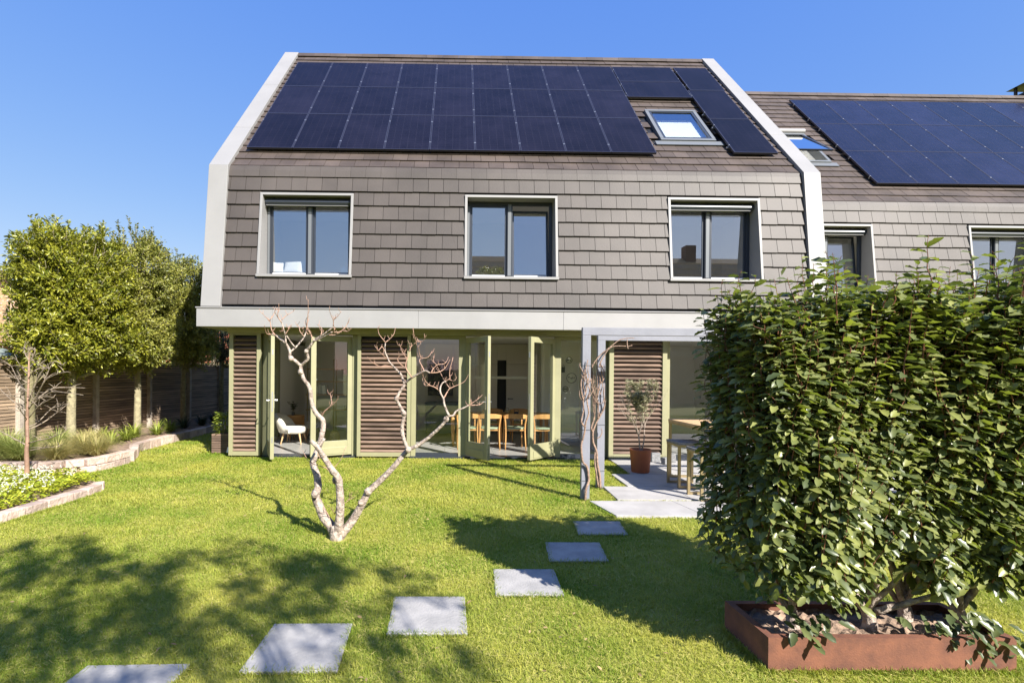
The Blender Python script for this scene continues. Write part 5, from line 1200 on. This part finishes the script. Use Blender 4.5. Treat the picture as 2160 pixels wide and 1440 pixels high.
# small bare tree in the bed
sb = empty('bare_tree', (-5.82, 6.97, .07), 'small young bare tree with reddish stem standing in the white-flowered bed', 'tree')
m = MB(); Yb = 6.97
trace(m, [(56, 1012), (57, 985), (56, 950), (58, 930), (57, 890), (58, 860), (59, 830), (61, 790), (61, 757), (63, 742)], (6.2, 1.0), Yb, n=10)
m.build('trunk', 'bark_red', sb, smooth=True)
m = MB(); rr = random.Random(5)
BR = [([(55, 938), (40, 930), (18, 918), (-12, 902)], 2.0), ([(60, 934), (85, 928), (110, 922), (140, 908)], 1.6), ([(60, 950), (90, 945), (125, 941)], 1.3), ([(60, 905), (78, 898), (100, 885), (122, 868), (146, 850)], 2.0), ([(60, 900), (80, 890), (108, 862), (124, 858)], 1.6), ([(58, 868), (40, 855), (18, 838), (-8, 812)], 2.0),
      ([(60, 862), (72, 845), (84, 822), (98, 800), (122, 788), (136, 785)], 2.6), ([(60, 858), (80, 842), (95, 828), (115, 818), (150, 817), (180, 818)], 2.6), ([(66, 848), (88, 838), (110, 826), (140, 828), (176, 833)], 1.8), ([(60, 846), (70, 822), (84, 790), (104, 768), (118, 762), (131, 771)], 2.4),
      ([(84, 822), (95, 800), (104, 778), (112, 765)], 1.8), ([(61, 760), (70, 752), (74, 738), (72, 733)], 2), ([(61, 760), (54, 748), (50, 735)], 1.6), ([(59, 828), (44, 812), (35, 795), (24, 772)], 1.5), ([(59, 808), (45, 800), (30, 797), (8, 793)], 1.5), ([(60, 798), (70, 784), (82, 770)], 1.4), ([(58, 850), (42, 838), (25, 836)], 1.2),
      ([(62, 880), (80, 858), (98, 846), (113, 838)], 1.5), ([(59, 790), (48, 778), (36, 760)], 1.2), ([(61, 775), (75, 765), (96, 780)], 1.2), ([(57, 885), (45, 868), (38, 860)], 1.2)]
for p, r in BR:
    dd = rr.uniform(-.6, .6); Q = trace(m, p, (r, .7), Yb, dd, n=6)
    for _ in range(9):
        i = rr.randrange(1, len(Q)); c = Q[i]; d = Vector((rr.uniform(-1, 1), rr.uniform(-1, 1), rr.uniform(-.1, 1))).normalized(); L = rr.uniform(.05, .16)
        m.tube([c, c + d * L * .5 + Vector((0, 0, .01)), c + d * L], [.0042, .0032, .0018], 5)
m.build('branches', 'bark_grey', sb, smooth=True)

# ================================================================ trees
def leafy_tree(name, loc, label, trunk_r, trunk_h, blobs, nclus, per, lsize, lm, seed, group=None, bark='bark_green', sprigs=0, flat=None):
    """trunk with limbs and a crown of leaf sprays spread on and in several lobes. blobs: (cx,cy,cz,rx,ry,rz) local"""
    rg = np.random.default_rng(seed); o = empty(name, loc, label, 'tree', group); m = MB()
    m.tube([(0, 0, -.05), (rg.normal(0, .02), rg.normal(0, .02), trunk_h * .5), (0, 0, trunk_h), (0, 0, trunk_h + .6)], [trunk_r * 1.15, trunk_r, trunk_r * .9, trunk_r * .5], 10, wob=.06)
    m.build_local('trunk', bark, o, smooth=True)
    lb = MB(); P, A, N = [], [], []
    tot = sum(b[3] * b[4] * b[5] for b in blobs)
    for b in blobs:
        c = np.array(b[:3]); rad = np.array(b[3:]); k = int(nclus * rad.prod() / tot)
        for _ in range(max(2, k // 14)):
            d = unit(rg.normal(0, 1, 3)); e = c + d * rad * .75; lb.tube([(0, 0, trunk_h * .9), tuple((c + [0, 0, trunk_h]) / 2 * .6 + e * .2), tuple(e)], [trunk_r * .35, trunk_r * .2, .006], 6)
        d = unit(rg.normal(0, 1, (k, 3))); rr = rg.random(k) ** .33; rr = np.where(rr < .55, rr + .35, rr); rr = rr * (1 + rg.normal(0, .06, k))
        cc = c + d * rr[:, None] * rad
        for i in range(k):
            ax = unit(d[i] + rg.normal(0, .45, 3) + np.array([0, 0, .55])); L = rg.uniform(.14, .30); q = cc[i]; e = q + ax * L
            if rr[i] > .8: lb.tube([tuple(q - ax * .12), tuple(q), tuple(e)], [.005, .004, .002], 4, sub=1)
            t = rg.random(per); az = rg.uniform(0, 6.28, per); w = unit(np.cross(ax, rg.normal(0, 1, 3))); u2 = np.cross(ax, w)
            s = np.cos(az)[:, None] * w + np.sin(az)[:, None] * u2
            P.append(q + ax * (t * L)[:, None] + s * rg.uniform(0, .075, (per, 1))); A.append(s + ax * rg.uniform(.3, 1.3, (per, 1))); N.append(rg.normal(0, .5, (per, 3)) + np.array([0, 0, .8]) + d[i] * .5)
    for _ in range(sprigs):
        b = blobs[rg.integers(len(blobs))]; x, y = b[0] + rg.uniform(-.85, .85) * b[3], b[1] + rg.uniform(-.8, .8) * b[4]; z = b[2] + b[5] * math.sqrt(max(0, 1 - ((x - b[0]) / b[3]) ** 2)) * .9; h = rg.uniform(.15, .5)
        e = (x + rg.normal(0, .06), y + rg.normal(0, .06), z + h); lb.tube([(x, y, z - .2), e], [.006, .002], 5, smooth=False)
        k = int(h * 130); t = rg.random(k); az = rg.uniform(0, 6.28, k); pp = np.array([x, y, z]) + (np.array(e) - [x, y, z]) * t[:, None]
        P.append(pp); A.append(np.stack([np.cos(az), np.sin(az), rg.uniform(.2, 1.2, k)], 1)); N.append(np.stack([rg.normal(0, .5, k), rg.normal(0, .5, k), np.ones(k)], 1))
    lb.build_local('limbs', bark, o, smooth=True)
    P, A, N = np.concatenate(P), np.concatenate(A), np.concatenate(N)
    if flat is not None: kk = flat(P); P, A, N = P[kk], A[kk], N[kk]
    n = len(P); ln = lsize * rg.uniform(.65, 1.2, n)
    cr = inst('crown', *TPL_LEAF, P, A, N, np.stack([ln, ln * .42, ln], 1), lm, r=rg.random(n)); cr.parent = o
    return o
gt = 'clipped evergreen trees on bare stems along the fence'
leafy_tree('evergreen_tree', (-7.1, 8.55, .15), 'clipped evergreen tree nearest the camera, its stem behind the small bare tree', .07, 1.3,
           [(.12, .3, 1.95, .36, .42, .4), (.2, .5, 2.6, .38, .45, .5)], 380, 40, .066, 'tree_leaf', 1, gt, 'bark_green', 6)
leafy_tree('evergreen_tree', (-7.15, 9.55, .15), 'largest clipped evergreen tree with the thick pale stem beside a fence post', .075, 1.45,
           [(.05, .05, 2.6, .62, 1.0, 1.1), (0, -.45, 3.15, .55, .65, .8), (.05, .45, 3.2, .55, .7, .85), (0, -.25, 2.0, .6, .85, .45), (.1, .8, 2.0, .55, .8, .45)], 1900, 46, .066, 'tree_leaf', 2, gt, 'bark_stem', 34)
leafy_tree('evergreen_tree', (-7.15, 11.5, .13), 'clipped evergreen tree with a looser upper crown, third from the camera', .07, 1.6,
           [(0, 0, 2.6, .55, 1.0, 1.1), (.1, 0, 3.55, .48, .8, .8), (.1, -.1, 2.05, .5, .9, .5)], 1500, 40, .062, 'tree_leaf_b', 3, gt, 'bark_stem', 44)
leafy_tree('evergreen_tree', (-7.1, 13.35, .1), 'clipped evergreen tree just left of the house, half in the house shadow', .07, 1.8,
           [(0, 0, 2.75, .55, .9, 1.05), (.1, 0, 3.6, .48, .7, .7), (.1, .2, 2.2, .5, .8, .5)], 1150, 36, .062, 'tree_leaf_b', 4, gt, 'bark_green', 26)
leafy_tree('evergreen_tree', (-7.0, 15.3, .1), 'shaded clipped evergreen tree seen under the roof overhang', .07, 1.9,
           [(0, 0, 2.8, .9, .9, .9), (.3, .1, 2.2, .9, .8, .45)], 520, 18, .06, 'dark_and_shaded_leaf', 5, gt, 'bark_green', 4)  # this tree and the next have their shade painted into the leaves
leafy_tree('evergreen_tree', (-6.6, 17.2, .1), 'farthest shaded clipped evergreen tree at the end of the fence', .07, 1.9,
           [(0, 0, 2.9, 1.0, .9, .9), (.5, .1, 2.3, .9, .8, .5)], 420, 18, .065, 'dark_and_shaded_leaf', 6, gt, 'bark_green', 4)
leafy_tree('blossom_tree', (-12.6, 12.4, 0), 'tree in pale pink blossom beyond the fence at the left edge of the photo', .09, 1.6,
           [(0, 0, 2.6, 1.2, 1.0, .9), (.9, .3, 2.8, .7, .7, .7)], 420, 14, .045, 'blossom', 8, None, 'bark_grey', 8)
# buildings beyond the fence
sh = empty('shed', (-9.4, 8.0, 0), 'garden shed with a grey-green felt roof just behind the fence', 'shed')
m = MB(); m.box(-11.0, -7.98, 4.5, 9.35, 0, 1.74); m.build('wall', 'fence_wood', sh)
m = MB(); q = [(-7.88, 4.3, 1.82), (-7.88, 9.55, 1.82), (-9.45, 9.75, 2.28), (-9.45, 4.3, 2.28), (-11.1, 9.55, 1.82), (-11.1, 4.3, 1.82)]
m.add(q + [(x, y, z - .07) for x, y, z in q], [(0, 1, 2, 3), (3, 2, 4, 5), (6, 9, 8, 7), (9, 11, 10, 8), (0, 6, 7, 1), (1, 7, 8, 2), (2, 8, 10, 4), (4, 10, 11, 5), (5, 11, 9, 3), (3, 9, 6, 0)])
m.build('roof', 'roof_felt', sh)
def simple_house(cx, cy, w, d, he, hr, rz, label, wallm, roofm, axis='x', wins=((-.3, 1.2), (.3, 1.2)), face=-1):
    h = empty('house', (cx, cy, 0), label, 'house', rz=rz); m = MB(); m.box(-w / 2, w / 2, -d / 2, d / 2, 0, he)
    m.add([(-w / 2, -d / 2, he), (-w / 2, d / 2, he), (-w / 2, 0, hr)], [(0, 1, 2)]); m.add([(w / 2, -d / 2, he), (w / 2, d / 2, he), (w / 2, 0, hr)], [(0, 2, 1)]); m.build_local('wall', wallm, h)
    m = MB(); o = .35; sl = (hr - he) / (d / 2)
    for s in (-1, 1):
        k = 10
        for i in range(k):    # courses of tiles as slight steps
            t0, t1 = i / k, (i + 1) / k; y0 = s * (d / 2 + o) * (1 - t0); y1 = s * (d / 2 + o) * (1 - t1); z0 = he - o * sl + (hr - he + o * sl) * t0; z1 = he - o * sl + (hr - he + o * sl) * t1
            vs = [(-w / 2 - .2, y0, z0 + .10), (w / 2 + .2, y0, z0 + .10), (w / 2 + .2, y1, z1 + .05), (-w / 2 - .2, y1, z1 + .05), (-w / 2 - .2, y0, z0), (w / 2 + .2, y0, z0), (w / 2 + .2, y1, z1), (-w / 2 - .2, y1, z1)]
            m.add(vs, [(0, 1, 2, 3), (7, 6, 5, 4), (0, 4, 5, 1), (1, 5, 6, 2), (3, 2, 6, 7), (0, 3, 7, 4)])
    r = m.build_local('roof', roofm, h)
    m = MB(); m.box(w * .28, w * .28 + .7, -.4, .4, hr - .6, hr + .9); c = m.build_local('chimney', 'brick', r)
    for fx, z in wins:
        m = MB(); X = fx * w; m.box(X - .7, X + .7, face * (d / 2 + .03) - .03, face * (d / 2 + .03) + .03, z, z + 1.3); f_ = m.build_local('window', 'white_paint', h)
        m = MB(); yy = face * (d / 2 + .07); m.box(X - .62, X - .04, yy - .008, yy + .008, z + .08, z + 1.22); m.box(X + .04, X + .62, yy - .008, yy + .008, z + .08, z + 1.22); m.build_local('pane', 'black', f_)
    return h
simple_house(-27.5, 27, 13, 10, 3.2, 6.6, R_(90), 'distant brick house with a brown tiled roof at the left edge behind the trees', 'brick_wall', 'roof_brown')
simple_house(-16.5, 34, 9, 7, 2.3, 4.2, 0, 'distant low house with a red tiled roof glimpsed under the trees beside the house', 'white_paint', 'roof_red', wins=((-.3, .8), (.1, .8)))
leafy_tree('leafy_tree', (-12.5, 24, 0), 'dark tree beyond the garden glimpsed between the evergreens and the house', .14, 1.6, [(0, 0, 2.9, 2.0, 1.6, 1.3), (2.2, .3, 2.7, 1.5, 1.3, 1.1)], 420, 18, .11, 'dark_and_shaded_leaf', 9, None, 'bark_grey')

# ================================================================ behind the camera (seen in reflections, casting the dappled shade)
simple_house(10.5, -17, 20, 10, 5.2, 9.9, 0, 'house across the gardens with a brown tiled roof reflected in the upper windows', 'brick_wall', 'roof_brown', wins=((-.4, 1.0), (-.15, 1.0), (.1, 1.0), (.35, 1.0), (-.4, 3.6), (-.15, 3.6), (.1, 3.6), (.35, 3.6)), face=1)
simple_house(-17, -24, 12, 9, 3.4, 6.8, 0, 'low house across the gardens reflected in the half open garden door', 'brick_wall', 'roof_brown', face=1)
# shade trees: their crowns stand where the sun passes on its way to the near lawn
leafy_tree('leafy_tree', (2.9, -3.0, 0), 'leafy tree behind the camera casting dappled shade on the left of the lawn', .11, 2.6,
           [(-1.2, .55, 5.5, .85, .7, .45), (.05, .85, 5.6, .8, .65, .45), (.8, .9, 5.4, .5, .45, .4), (-.45, -.25, 5.3, .8, .6, .45), (-1.8, 1.2, 5.5, .5, .45, .3), (1.2, -.2, 5.2, .5, .4, .4), (.4, -1.0, 4.6, .9, .7, .7)], 520, 21, .085, 'tree_leaf', 31, None, 'bark_grey')
bf = empty('fence', (0, -9, 0), 'brown garden fence behind the camera mirrored in the glass doors', 'fence')
m = MB()
for k in range(22): m.box(-16, 18, -9.02, -9.0, .03 + k * .08, .03 + k * .08 + .072)
m.build('slat_panels', 'fence_wood', bf)
m = MB()
for k in range(18): m.box(-16 + k * 2, -15.9 + k * 2, -8.99, -8.9, 0, 1.82)
m.build('posts', 'fence_post', bf)
for i, (x, h, w, l) in enumerate(((-9, 2.6, 1.6, 'wide dark shrub at the left of the fence behind the camera'), (-5.2, 3.4, 1.3, 'tall dark shrub at the fence behind the camera'), (-1.8, 2.4, 1.4, 'low dark shrub before the fence behind the camera'), (6.5, 3.2, 1.5, 'dark shrub right of the shade tree behind the camera'), (11, 2.8, 1.8, 'wide dark shrub at the right of the fence behind the camera'))):
    leafy_tree('shrub', (x, -8.1, 0), l, .06, .5, [(0, 0, h * .55, w, .8, h * .48)], 130, 16, .13, 'dark_and_shaded_leaf', 60 + i, 'shrubs before the fence behind the camera', 'bark_grey')
